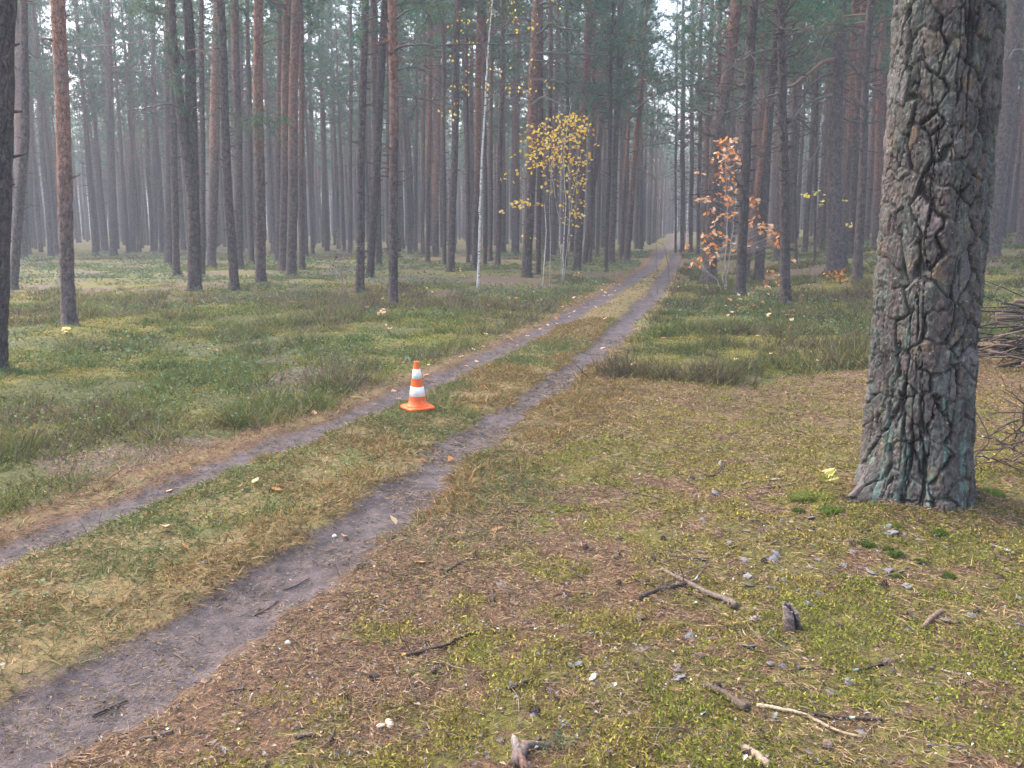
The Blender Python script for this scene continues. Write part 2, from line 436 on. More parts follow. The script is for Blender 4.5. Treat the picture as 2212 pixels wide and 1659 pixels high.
# ------------------------------------------------------------------ the big pine beside the camera
def voro(u, v, per, k, su=1., sv=1., jit=.8, full=False):
    """worley noise, periodic along u: distance to the nearest cell edge, and two random numbers of the cell"""
    i = np.floor(u); j = np.floor(v)
    ox1 = np.zeros(u.shape); oy1 = np.zeros(u.shape); ox2 = np.zeros(u.shape); oy2 = np.zeros(u.shape); d1 = np.full(u.shape, 9.); d2 = np.full(u.shape, 9.); idr = np.zeros(u.shape); id2 = np.zeros(u.shape)
    for a in (-2, -1, 0, 1, 2):
        for b in (-2, -1, 0, 1, 2):
            ci, cj = i + a, j + b; m = np.mod(ci, per)
            px = ci + .5 + jit * (_hash(m, cj, k) - .5); py = cj + .5 + jit * (_hash(m, cj, k + 1) - .5)
            d = np.hypot((px - u) * su, (py - v) * sv); r = _hash(m, cj, k + 2); r2 = _hash(m, cj, k + 3)
            n = d < d1; n2_ = (~n) & (d < d2); X_, Y_ = (px - u) * su, (py - v) * sv
            ox2 = np.where(n, ox1, np.where(n2_, X_, ox2)); oy2 = np.where(n, oy1, np.where(n2_, Y_, oy2)); ox1 = np.where(n, X_, ox1); oy1 = np.where(n, Y_, oy1)
            d2 = np.where(n, d1, np.minimum(d2, d)); idr = np.where(n, r, idr); id2 = np.where(n, r2, id2); d1 = np.where(n, d, d1)
    if full: return d2 - d1, idr, id2, np.abs(ox2 - ox1) / (np.hypot(ox2 - ox1, oy2 - oy1) + 1e-9)
    return d2 - d1, idr, id2
def big_pine():
    root = thing('pine_tree', 'huge old pine with deeply cracked plated bark and pale green lichen on its foot', 'pine tree', (BIG[0], BIG[1], float(gz(*BIG))))
    Yd = BIG[1]
    top = at_depth(2046, 0, Yd) - np.array(root.location); bot = at_depth(1982, 1085, Yd) - np.array(root.location)
    lean = (top[0] - bot[0]) / (top[2] - bot[2]); x0 = bot[0] - lean * bot[2]
    HT = 19.0
    zs = np.concatenate([np.arange(-.25, 3.4, .0075), np.arange(3.4, 8, .05), np.arange(8, HT, .3)])
    nth = 440
    th = np.arange(nth) * 2 * pi / nth - pi
    T, Z = np.meshgrid(th, zs)
    def rad(z): return np.interp(z, [-.25, 0, .12, .3, .6, 1.0, 1.6, 2.4, 3.2, 6, 12, HT], [.345, .312, .304, .296, .290, .284, .286, .278, .262, .23, .15, .03])
    R = rad(Z)
    # buttress roots
    for a0, wd, am, hh in ((-1.35, .22, .14, .14), (-2.75, .30, .14, .20), (-1.9, .25, .03, .25), (-.9, .28, .04, .22), (-.15, .3, .06, .2), (1.4, .3, .03, .25), (2.4, .35, .05, .25)):
        da = np.angle(np.exp(1j * (T - a0)))
        R = R + am * np.exp(-(da / wd) ** 2) * np.exp(-np.clip(Z, 0, 9) / hh)
    R = R + .016 * np.sin(T * 3 + Z * 1.1 + .5) + .010 * np.sin(T * 5 - Z * 2.1)
    per = 21.
    u = (T + pi) / (2 * pi) * per
    wz = fbm(T * 4, Z * 3.2, 71, 3) - .5; wu = vnoise(u * .8, Z * 5, 75, None) - .5
    seam = np.minimum(T + pi, pi - T); damp = np.clip(seam / .3, 0, 1)
    uu = u + (.8 * (fbm(u * .5, Z * 1.6, 77, 2) - .5) + .42 * (fbm(u * 2.2, Z * 12, 79, 3) - .5)) * damp
    vv = Z * 3.3 + .5 * (fbm(u * .9, Z * 2.5, 81, 3) - .5) * damp
    wcr = fbm(T * 6, Z * 4, 87, 3)
    e, c1, c2, ori = voro(uu, vv, per, 83, .090, .32, .95, True)
    e2, c3, c4 = voro(uu * 2 + 3.3 + .5 * (n0 := fbm(T * 14, Z * 14, 89, 3) - .5), vv * 2.6 + .6 * n0, per * 2, 91, .050, .12, .9)
    e3, c5, c6 = voro(uu * 6 + 1.1 + .8 * n0, vv * 14 + .8 * n0, per * 6, 97, .018, .022, .9)
    crk = .22 + .50 * sstep(.35, .8, ori)
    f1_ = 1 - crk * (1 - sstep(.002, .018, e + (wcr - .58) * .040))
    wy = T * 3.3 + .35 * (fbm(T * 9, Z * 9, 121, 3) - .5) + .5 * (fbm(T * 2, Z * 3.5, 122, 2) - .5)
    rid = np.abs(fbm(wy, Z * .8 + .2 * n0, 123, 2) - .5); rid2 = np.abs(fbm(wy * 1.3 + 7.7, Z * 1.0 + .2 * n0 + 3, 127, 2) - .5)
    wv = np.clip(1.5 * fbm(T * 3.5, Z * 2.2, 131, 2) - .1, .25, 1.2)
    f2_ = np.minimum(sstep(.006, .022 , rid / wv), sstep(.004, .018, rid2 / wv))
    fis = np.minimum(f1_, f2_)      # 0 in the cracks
    fine = fbm(T * 26, Z * 34, 95, 4) - .5
    flake = sstep(.000, .010, e2)
    scale = sstep(.0, .006, e3)
    lay = np.floor(fbm(T * 7, Z * 8, 97, 3) * 10) / 10      # stepped, flaking layers
    relief = .050 * (fis - 1) + .007 * (flake - 1) * fis + .0035 * (scale - 1) + .012 * fine + .022 * (lay - .5) * fis + .006 * (c1 - .5) * fis + .007 * (c3 - .5) * fis + .004 * (c5 - .5)
    R = R + relief * np.interp(Z, [-.3, 0, 3.4, 8, 12], [.6, 1, 1, .8, .2])
    # colours of plates, flakes, lichen
    n = fbm(T * 5, Z * 5, 101, 4); n2 = fbm(T * 18, Z * 18, 105, 4); n3 = fbm(T * 40, Z * 45, 109, 3)
    base = np.stack([.083 + .036 * (c1 - .5) + .035 * (c3 - .5), .070 + .024 * (c1 - .5) + .026 * (c3 - .5), .065 + .022 * (c1 - .5) + .022 * (c3 - .5)], -1) * (1 + 1.1 * (n3[..., None] - .5)) * (.86 + .3 * c5[..., None])
    def over(b, m, c): return b * (1 - m[..., None]) + np.array(c) * m[..., None]
    base = over(base, sstep(.86, .92, c4) * sstep(.42, .58, n2) * fis * .6, (.20, .125, .07))     # freshly flaked ochre patches
    base = over(base, sstep(.86, .93, c2) * fis * .5, (.17, .15, .155))
    base = over(base, np.clip((1 - fis) * 1.4, 0, .97), (.020, .017, .016))                           # crack shade painted near-black into the bark colour
    grn = sstep(.46, .66, n * .5 + n2 * .5 + .06 * np.exp(-((T + 1.3) / .6) ** 2)) * .45
    base = over(base, grn, (.085, .115, .09))
    st = fbm(T * 9, Z * 2.6, 113, 4); sp_ = fbm(T * 30, Z * 30, 117, 3)
    tur = sstep(.615, .68, st * .55 + n2 * .25 + sp_ * .20 + .055 * np.exp(-(np.clip(Z, 0, 9) / .5) ** 2) - .005) * np.interp(Z, [0, .5, .9, 1.3, 1.7], [.8, .75, .5, .25, 0]) * (.35 + .65 * fis)
    base = over(base, np.clip(tur, 0, .8), (.12, .185, .155))
    whi = sstep(.66, .72, sp_ * .6 + n * .4) * .6; base = over(base, whi, (.17, .18, .17))
    up = sstep(5.5, 7.5, Z); base = over(base, up, (.36, .19, .11))
    Xp = x0 + lean * Z + R * np.sin(T); Yp = -R * np.cos(T)      # T = 0 faces the camera
    V = np.stack([Xp, Yp, Z], -1).reshape(-1, 3)
    nz = len(zs); i = np.arange(nz - 1)[:, None] * nth; j = np.arange(nth)[None]; j1 = (j + 1) % nth
    F = np.stack([i + j, i + j1, i + nth + j1, i + nth + j], -1).reshape(-1, 4)
    m, t, b = new_mat('big_pine_bark', .82, .3)
    c = attr(t, 'col', 'Color'); g = t.nodes.new('ShaderNodeTexCoord').outputs['Object']
    f1 = noise(t, g, 120, 4, .75); f2 = noise(t, g, 45, 3, .6)
    c = mixc(t, 1.0, c, mixc(t, mapr(t, f1, .3, .7), (.74, .74, .74), (1.22, 1.2, 1.2)), 'MULTIPLY')
    c = mixc(t, mapr(t, f2, .66, .72), c, (.26, .27, .25))
    t.links.new(c, b.inputs['Base Color']); bump(t, b, mathn(t, 'ADD', f1, f2), .7, .008)
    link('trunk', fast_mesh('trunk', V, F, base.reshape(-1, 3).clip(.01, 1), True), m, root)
    return root
BIGT = big_pine()

# ------------------------------------------------------------------ pines
BARK_C = (.13, .105, .09)
def tufts(mb, P, D, rg, nb=9, L=.26, W=.045, cols=((.055, .15, .085), (.08, .185, .10), (.045, .12, .075), (.10, .165, .075))):
    n = len(P)
    if n == 0: return
    k = np.repeat(np.arange(n), nb)
    d = unit(D[k] * .55 + rg.normal(0, .75, (n * nb, 3)) + np.array([0, 0, .12]))
    p = P[k] + D[k] * rg.uniform(-.10, .08, (n * nb, 1))
    cc = np.asarray(cols)[rg.integers(0, len(cols), n)][k] * rg.uniform(.75, 1.25, (n * nb, 1))
    V, F, q = blades(p, d, L * rg.uniform(.6, 1.2, n * nb), W * rg.uniform(.7, 1.3, n * nb), None, False)
    mb.add(V, F, np.repeat(cc, q, 0))
def crown(seed, H=16., z0=7., spread=2.3, nbr=34, dens=1.0, lod=0):
    """limbs and needle tufts of a pine whose stem is 16 m tall; built about the stem's foot"""
    rg = np.random.default_rng(seed); mb = MB(); tp, td = [], []
    for k in range(nbr):
        f = (k + rg.random()) / nbr; z = z0 + (H - z0) * f ** .9
        az = rg.uniform(0, 2 * pi); L = spread * (1.0 - .80 * f ** 1.6) * rg.uniform(.55, 1.15) * (.55 + .45 * min(1, f * 4 + .35))
        d = np.array([math.cos(az), math.sin(az), rg.uniform(-.15, .35) + f * .5])
        n = 5; P, dd = wander((0, 0, z), d, L, n, .16, rg, .05)
        mb.tube(P, np.linspace(.012 + .013 * L, .006, n + 1), 3 if lod else 4, np.array((.15, .10, .075)), cap=False)
        nsub = int((4 + L * 4.5) * dens * (.45 if lod else 1))
        for s_ in range(nsub):
            q = rg.uniform(.28, 1.0) * n; i = min(int(q), n - 1); p = P[i] + (P[i + 1] - P[i]) * (q - i)
            a = unit(P[i + 1] - P[i]); o = rg.normal(0, 1, 3) * np.array([1, 1, .5]); d2 = unit(a * .7 + unit(o) * .8 + np.array([0, 0, .15]))
            l2 = rg.uniform(.25, .75) * (.5 + .4 * L)
            e = p + d2 * l2
            if not lod: mb.tube(np.array([p, p + d2 * l2 * .5 + rg.normal(0, .03, 3), e]), [.007, .005, .003], 3, np.array((.13, .09, .07)), cap=False)
            for t_ in ((.55, 1.0) if not lod else (.9,)):
                tp.append(p + d2 * l2 * t_ + rg.normal(0, .05, 3)); td.append(d2)
    P = np.array(tp); D = np.array(td)
    if lod: tufts(mb, P, D, rg, 9, .44, .10)
    else: tufts(mb, P, D, rg, 15, .22, .028)
    return mb
def dead_sticks(mb, axis, H, rg, z1=2.0, z2=9., n=16, Lm=1.0, col=(.115, .095, .083), fork=.5, sides=3, stubs=10):
    """dry lower branches; axis(z) gives the stem's centre and radius"""
    for k in range(int(n * NTW)):
        z = z1 + (z2 - z1) * rg.random() ** .75; c, r = axis(z); az = rg.uniform(0, 2 * pi)
        d = np.array([math.cos(az), math.sin(az), rg.uniform(-.25, .45)]); L = Lm * rg.uniform(.25, 1.0) * (.6 + .5 * (z - z1) / (z2 - z1))
        P, dd = wander(c + d * r * .6, d, L, 5, .20, rg, -.01)
        cc = np.array(col) * rg.uniform(.7, 1.3)
        mb.tube(P, np.linspace(.012 + .013 * L, .005, 6), sides, cc, cap=False)
        for q in range(rg.integers(0, 4)):
            if rg.random() > fork + .3: continue
            i = rg.integers(1, 5); o = unit(rg.normal(0, 1, 3) + unit(P[i + 1] - P[i]) * .6)
            Q, _ = wander(P[i], o, L * rg.uniform(.2, .5), 3, .25, rg); mb.tube(Q, np.linspace(.009, .004, 4), 3, cc, cap=False)
    for k in range(int(stubs * 2.2)):
        z = rg.uniform(.8, z2); c, r = axis(z); az = rg.uniform(0, 2 * pi); d = np.array([math.cos(az), math.sin(az), rg.uniform(-.1, .5)])
        P = np.array([c + d * r * .7, c + d * (r + rg.uniform(.03, .16))]); mb.tube(P, [.024, .010], 4, np.array(col) * .8)
def trunk_mesh(name, pts, radii, rg, sides=14, dz=.22, rough=.05, stick=None, flare=.45, H=None):
    """pts: stem centres by height (first at the ground), radii to match; returns a mesh with hz"""
    pts = np.asarray(pts, float); z = pts[:, 2]
    zz = [-.25]
    while zz[-1] < z[-1]:
        zz.append(zz[-1] + (dz * .35 if zz[-1] < .6 else dz * (1 + max(0, zz[-1] - 5) * .12)))
    zz = np.array(zz); zz[-1] = z[-1]
    def cen(q): return np.stack([np.interp(q, z, pts[:, 0]), np.interp(q, z, pts[:, 1]), q * np.ones_like(np.interp(q, z, pts[:, 0]))], -1)
    def rad(q): return np.interp(q, z, radii) * (1 + flare * np.exp(-np.clip(q + .05, 0, 9) / .14))
    c = cen(zz); sway = .02
    c[:, 0] += sway * np.sin(zz * .9 + seed_phase(rg)) * np.clip(zz / 3, 0, 1); c[:, 1] += sway * np.sin(zz * .7 + seed_phase(rg)) * np.clip(zz / 3, 0, 1)
    th = np.arange(sides) * 2 * pi / sides
    R = rad(zz)[:, None] * (1 + rough * (rg.random((len(zz), sides)) - .5) * 2 + .05 * np.sin(2 * th + seed_phase(rg))[None])
    foot = np.exp(-np.clip(zz, 0, 9) / .12)[:, None] * (.25 * np.sin(th * 4 + seed_phase(rg)) + .15 * np.sin(th * 3 + seed_phase(rg)))[None]
    R = R * (1 + np.clip(foot, -.15, .5))
    V = np.stack([c[:, 0:1] + R * np.cos(th), c[:, 1:2] + R * np.sin(th), zz[:, None] + 0 * R], -1).reshape(-1, 3)
    i = np.arange(len(zz) - 1)[:, None] * sides; j = np.arange(sides)[None]; j1 = (j + 1) % sides
    F = np.stack([i + j, i + j1, i + sides + j1, i + sides + j], -1).reshape(-1, 4)
    mb = MB(); mb.add(V, F)
    if stick: stick(mb, lambda q: (cen(np.array([q]))[0], float(rad(np.array([q]))[0])))
    V, F, cc = mb.arrays()
    return V, F
def seed_phase(rg): return rg.uniform(0, 6.28)
def tmesh(name, V, F): return fast_mesh(name, V, F, None, True, dict(hz=np.maximum(V[:, 2], 0)))

NTW = 1.8
CROWNS = [fast_mesh('crown', *crown(300 + k, 16., z0, sp, nb, .95).arrays()) for k, (z0, sp, nb) in enumerate([(7.6, 2.0, 30), (8.6, 1.8, 24), (6.8, 2.1, 30), (9.0, 1.9, 23), (7.8, 1.7, 27), (8.2, 2.2, 28)])]

GB = {}
def place_pine(px, py, wpx, tx, ty=0., w2=None, orange=5.0, red=.9, val=1.0, label=None, group=None, n=10, Lm=.8, crown_k=0, via=None, H=None, stubs=14, zs=(2.2, 8.5), sides=14, cs=1.0, name='pine_tree', Y=None, crownless=False):
    """a pine whose foot stands at a picture point; wpx its width there, (tx, ty) where its axis passes higher up"""
    B = hit(px, py) if Y is None else at_depth(px, py, Y)
    B[2] = float(gz(B[0], B[1]))
    rg = np.random.default_rng(int(px * 7 + py * 13) % 99991)
    dep = B[1]; r0 = wpx * PX * dep / 2 * .88
    P = [np.zeros(3)]
    for (vx, vy) in (via or []) + [(tx, ty)]:
        P.append(at_depth(vx, vy, dep) - B)
    P = np.array(P)
    low = px > 1225
    HT = H or (rg.uniform(13.5, 15) if low else rg.uniform(15.5, 18.5))
    if px > 1450: n = int(n * 2.0); Lm = max(Lm, 1.4)
    d = (P[-1] - P[-2]) / (P[-1][2] - P[-2][2]); d = d * .6 + np.array([0, 0, .4]) if abs(d[0]) > .12 else d
    top = P[-1] + d * (HT - P[-1][2])
    zt = P[-1][2]
    rt = (w2 if w2 else wpx * .84) * PX * dep / 2 * .88
    if zt >= HT * .8: HT = zt + 4; top = P[-1] + d * 4
    pts = list(P) + [top]
    zz = np.array([p[2] for p in pts])
    rr = np.interp(zz[:-1], [0, zt], [r0 * .97, rt]).tolist() + [.03]
    # a gentle taper between the last known point and the top
    zm = zt + (HT - zt) * .6
    pts.insert(-1, pts[-2] + (top - pts[-2]) * .6); rr.insert(-1, rt * .5)
    o = thing(name, label, 'pine tree', B, group)
    V, F = trunk_mesh('trunk', pts, rr, rg, sides, .11 if dep < 30 else .25, .065,
                      lambda mb, ax: dead_sticks(mb, ax, HT, rg, zs[0], min(zs[1], HT * .6), n, Lm, stubs=stubs))
    t_ = link('trunk', tmesh('trunk', V, F), M['bark'], o)
    t_.color = (orange / 20, red, val / 1.3, 1)
    if not crownless:
        k = link('crown', CROWNS[crown_k % 6], M['needles'], o)
        s = HT / 16.
        mid = pts[-2]
        # the crown follows the leaning stem: shear it along the stem
        zc = 9.0 * s
        base = np.array([np.interp(zc, [p[2] for p in pts], [p[0] for p in pts]), np.interp(zc, [p[2] for p in pts], [p[1] for p in pts])])
        k.location = (base[0], base[1], -1.2 if low else 0); k.scale = (s * cs, s * cs, s); k.rotation_euler = (0, 0, rg.uniform(0, 6.28))
    OCC.append((B[0], B[1]))
    return o, pts, rr
OCC = [(BIG[0], BIG[1])]

# groups of look-alikes, named by what they stand between
def sector(px):
    for lim, nm in ((112, 'beside the frame edge beyond the orange-barked pine'), (400, 'between the tall orange-barked pine and the forked pine'), (600, 'between the forked pine and the twin straight pines'),
                    (790, 'between the twin straight pines and the crossing dark pines'), (1030, 'between the crossing dark pines and the white birch'), (1140, 'between the white birch and the stout branchy pine'),
                    (1440, 'between the stout branchy pine and the sandy track'), (1600, 'between the sandy track and the orange oak sapling'), (1800, 'between the oak sapling and the gnarled grey pine'),
                    (1990, 'between the gnarled grey pine and the huge old pine'), (9999, 'beyond the huge old pine and brushwood pile')):
        if px < lim: return nm
# px, py, width, top x, top y, width at top, orange from (m), red, value, label, opts
TREES = [
 (-14, 800, 60, 8, 0, 56, 12, .3, .75, 'dark grey pine cut off by the picture edge', dict(n=4, stubs=20)),
 (29, 625, 22, 52, 300, 22, 7, .5, 1.0, 'slender grey pine close behind the dark pine at the picture edge', {}),
 (46, 560, 31, 45, 0, 28, 4.5, .8, .95, 'stout pine with a reddish upper stem near the picture edge', {}),
 (65, 534, 16, 66, 100, 14, 6, .6, .9, None, {}),
 (149, 705, 36, 125, 0, 33, 2.2, 1.0, 1.35, 'tall pine with bright orange bark at the edge of the heather', dict(n=2, stubs=6, zs=(3, 6))),
 (246, 552, 19, 231, 0, 16, 9, .6, .95, 'straight grey pine on moss with a thin crooked top branch', dict(n=16)),
 (226, 519, 11, 228, 200, 10, 7, .6, .9, None, {}),
 (286, 543, 17, 283, 0, 13, 5, .7, .95, None, dict(n=14)),
 (336, 540, 11, 330, 0, 9, 6, .7, .95, None, {}),
 (364, 575, 17, 362, 0, 14, 8, .5, .8, 'dark straight pine close beside the forked pine', dict(n=14)),
 (381, 596, 17, 370, 0, 15, 9, .5, .8, 'dark pine touching the forked pine', dict(n=14)),
 (438, 600, 13, 436, 100, 12, 7, .6, .85, None, {}),
 (456, 576, 24, 471, 0, 24, 4.2, .95, 1.08, 'pine with a salmon-orange upper stem just past the forked pine', dict(n=10)),
 (507, 627, 24, 477, 0, 17, 10, .5, .95, 'leaning grey pine with a pale scar near its foot', dict(via=[(494, 420), (484, 250)], n=10)),
 (519, 545, 12, 520, 100, 11, 7, .6, .9, None, {}),
 (517, 580, 19, 508, 0, 18, 7, .6, .9, 'grey pine half hidden behind the leaning scarred pine', dict(n=14)),
 (543, 571, 13, 535, 0, 9, 8, .5, .75, None, dict(n=12)),
 (563, 616, 25, 558, 0, 21, 3.6, 1.0, 1.1, 'pine with an orange upper stem above a green needled side branch', dict(n=8)),
 (585, 526, 9, 584, 100, 8, 6, .7, .9, None, {}),
 (600, 565, 14, 604, 0, 10, 6, .7, .8, None, dict(n=14)),
 (611, 585, 20, 620, 0, 18, 4.0, .85, .88, 'rusty upright pine touching a second one of equal height', dict(n=12)),
 (629, 599, 26, 638, 0, 20, 4.2, .85, 1.0, 'thicker of the twin straight pines standing close together', dict(n=8)),
 (652, 582, 15, 650, 0, 12, 4, .8, .95, 'slim pale pine just behind the twin straight pines', dict(n=14)),
 (676, 538, 11, 667, 0, 9, 5, .7, .95, None, {}),
 (681, 522, 11, 713, 0, 10, 5, .7, .85, 'thin pine that leans towards the track among upright ones', {}),
 (700, 534, 11, 697, 100, 9, 6, .6, .75, None, {}),
 (756, 552, 10, 758, 100, 9, 6, .6, .8, None, {}),
 (777, 634, 23, 787, 0, 18, 11, .4, .95, 'grey pine beside the dark crossing pine with pale specks of lichen', dict(n=8)),
 (799, 600, 19, 833, 0, 20, 12, .35, .62, 'dark almost black pine that leans across its neighbours', dict(n=8)),
 (818, 575, 15, 806, 0, 17, 6, .5, .85, 'mid grey pine behind the crossing dark pine', dict(n=10)),
 (850, 663, 23, 848, 0, 20, 3.4, 1.0, 1.0, 'pine with a bare grey foot in the heather and red bark above', dict(n=9, zs=(2.4, 5.5), Lm=1.1)),
 (898, 546, 9, 900, 100, 8, 6, .6, .8, None, {}),
 (913, 551, 11, 915, 0, 9, 5, .8, .85, None, {}),
 (923, 566, 13, 930, 0, 11, 4, .9, .9, None, dict(n=16)),
 (940, 553, 15, 945, 0, 19, 2.5, 1.0, .95, 'broad red stemmed pine behind thinner grey trunks', dict(n=14)),
 (960, 572, 10, 957, 0, 9, 5, .7, .8, None, {}),
 (974, 587, 19, 990, 0, 16, 9, .6, .98, 'straight grey pine with its foot on brown needles', dict(n=16)),
 (1011, 566, 10, 1007, 0, 8, 8, .5, .75, None, {}),
 (1025, 585, 15, 1038, 0, 16, 3.2, .95, 1.0, 'orange stemmed pine directly behind the white birch', dict(n=16)),
 (1048, 576, 10, 1046, 100, 9, 6, .7, .85, None, {}),
 (1059, 564, 11, 1062, 100, 10, 5, .8, .85, None, {}),
 (1075, 573, 13, 1088, 0, 10, 7, .6, .85, None, dict(n=14)),
 (1117, 551, 10, 1120, 0, 9, 6, .6, .85, None, {}),
 (1137, 599, 26, 1161, 0, 25, 3.6, .85, .95, 'stout reddish pine with long bare branches behind the yellow birch', dict(n=10, zs=(3.5, 9), Lm=1.8)),
 (1163, 594, 12, 1167, 100, 16, 6, .6, .8, 'grey pine hidden close behind the stout branchy pine', dict(n=14)),
 (1182, 564, 14, 1190, 0, 11, 8, .6, .85, None, dict(n=16)),
 (1197, 551, 10, 1205, 0, 8, 7, .6, .8, None, dict(n=14)),
 (1222, 582, 9, 1226, 0, 8, 7, .6, .8, None, dict(n=14)),
 (1246, 585, 20, 1273, 0, 17, 4.0, .85, .92, 'reddish pine just behind the yellow birch sapling', dict(n=18, Lm=1.2)),
 (1262, 571, 14, 1312, 150, 12, 5, .8, .9, 'slim pine leaning strongly towards the track', dict(n=14)),
 (1275, 572, 9, 1283, 0, 8, 5, .8, .85, None, dict(n=14)),
 (1290, 555, 9, 1300, 0, 8, 5, .8, .9, None, dict(n=14)),
 (1309, 587, 10, 1318, 250, 9, 9, .4, .7, 'thin dark pine close to the verge of the track', dict(n=12)),
 (1320, 570, 16, 1342, 0, 15, 10, .4, .95, 'grey leaning pine with many dead twigs beside the track', dict(n=26, Lm=1.4)),
 (1340, 561, 10, 1362, 180, 9, 4, .9, .95, None, dict(n=18, Lm=1.2)),
 (1353, 568, 15, 1385, 180, 12, 3.0, 1.0, 1.0, 'red barked pine closest to the verge where the track fades', dict(n=22, Lm=1.4)),
 (1459, 546, 6, 1462, 100, 5, 9, .3, .7, None, dict(n=14)),
 (1474, 543, 11, 1476, 100, 10, 6, .7, .8, None, dict(n=30, Lm=1.5, zs=(1.5, 8))),
 (1492, 545, 11, 1496, 100, 10, 5, .8, .85, None, dict(n=30, Lm=1.5, zs=(1.5, 8))),
 (1508, 552, 9, 1514, 100, 9, 5, .8, .8, None, dict(n=30, Lm=1.5, zs=(1.5, 8))),
 (1532, 580, 36, 1592, 0, 27, 6.2, .9, .9, 'thick leaning pine with orange upper stem behind the oak sapling', dict(n=24, Lm=1.5, via=[(1552, 260), (1574, 150)], Y=26.)),
 (1520, 562, 10, 1538, 0, 9, 3, .9, .9, 'very slim rusty pine in front of a thick leaning one', dict(n=26, Lm=1.2)),
 (1546, 566, 11, 1556, 0, 10, 3, .9, .88, 'slim knotty pine standing against a thick leaning one', dict(n=26, Lm=1.2)),
 (1600, 641, 23, 1630, 0, 22, 12, .3, .68, 'dark knobbly pine rising through the orange oak leaves', dict(via=[(1607, 375), (1621, 125)], n=10, stubs=60, Lm=1.0)),
 (1640, 566, 24, 1664, 240, 18, 9, .5, .85, 'grey pine behind the oak sapling and a leaning red stem', dict(n=18, Y=27.)),
 (1610, 562, 17, 1663, 210, 15, 1.0, 1.0, .9, 'strongly leaning pine with a smooth red stem', dict(n=4, stubs=4, Y=27.)),
 (1697, 659, 26, 1686, 0, 17, 12, .3, .8, 'crooked dark pine beside the lowest oak leaves', dict(via=[(1695, 375), (1687, 210)], n=16, stubs=50, Lm=1.2)),
 (1720, 572, 7, 1716, 200, 6, 9, .4, .8, None, dict(n=18)),
 (1760, 568, 7, 1764, 240, 6, 9, .4, .8, None, dict(n=18)),
 (1803, 580, 42, 1819, 0, 27, 13, .3, 1.12, 'thick pale grey pine with twisted hanging branches', dict(n=6, via=[(1801, 420), (1808, 170)], Y=26.)),
 (1823, 576, 15, 1846, 0, 12, 4, .95, 1.0, 'slender orange pine touching the thick grey one', dict(n=18, Lm=1.3, Y=28.)),
 (1851, 616, 25, 1882, 0, 16, 12, .3, .85, 'grey pine with lichen just before the huge old pine', dict(via=[(1862, 375), (1872, 165)], n=18, Lm=1.3, Y=22.5)),
 (1893, 535, 22, 1903, 200, 20, 2.0, .95, .85, 'reddish pine half hidden by the huge old pine', dict(n=8, Y=36.)),
 (2142, 548, 40, 2198, 0, 30, 13, .3, 1.05, 'grey lichen covered pine on the green bank beyond the huge old pine', dict(n=3, Y=25.)),
 (2208, 538, 30, 2240, 0, 26, 3, .9, .9, 'reddish pine at the picture edge on the green bank', dict(n=6, Y=30.)),
]
NAMED = {}
for q, (px, py, wd, tx, ty, w2, og, rd, vl, lab, kw) in enumerate(TREES):
    grp = None
    if lab is None:
        lab = 'slim pine trunk ' + sector(px); grp = 'slim pines ' + sector(px)
    NAMED[(px, py)] = place_pine(px, py, wd, tx, ty, w2, og, rd, vl, lab, grp, crown_k=q, **kw)
# the forked pine: one stem that parts at head height into two
o, pts, rr = place_pine(421, 628, 33, 370, 0, 16, 14, .3, .85, 'forked pine whose two crooked stems part above head height', None, n=10, crown_k=2, via=[(417, 430), (390, 220), (372, 60)], Lm=1.0)
def second_stem(o, px_pts, Y, r0, r1, H, k, orange, red, val):
    B = np.array(o.location); rg = np.random.default_rng(k)
    P = [at_depth(a, b, Y) - B for a, b in px_pts]; d = P[-1] - P[-2]; d /= d[2]
    P.append(P[-1] + d * (H - P[-1][2]))
    mb = MB(); z = np.array([p[2] for p in P]); zz = np.arange(z[0], H, .3)
    pp = np.stack([np.interp(zz, z, [p[0] for p in P]), np.interp(zz, z, [p[1] for p in P]) + .0, zz], -1)
    mb.tube(pp, np.interp(zz, [z[0], z[-2], H], [r0, r1, .03]), 12, jit=.05, rg=rg)
    dead_sticks(mb, lambda q: (np.array([np.interp(q, zz, pp[:, 0]), np.interp(q, zz, pp[:, 1]), q]), .08), H, rg, 3, 9, 12, 1.0)
    V, F, c = mb.arrays(); t_ = link('trunk', tmesh('trunk', V, F), M['bark'], o); t_.color = (orange / 20, red, val / 1.3, 1)
second_stem(o, [(419, 520), (416, 420), (414, 280), (411, 100), (405, 0)], float(o.location[1]) + .12, .17, .11, 14, 77, 14, .3, .8)

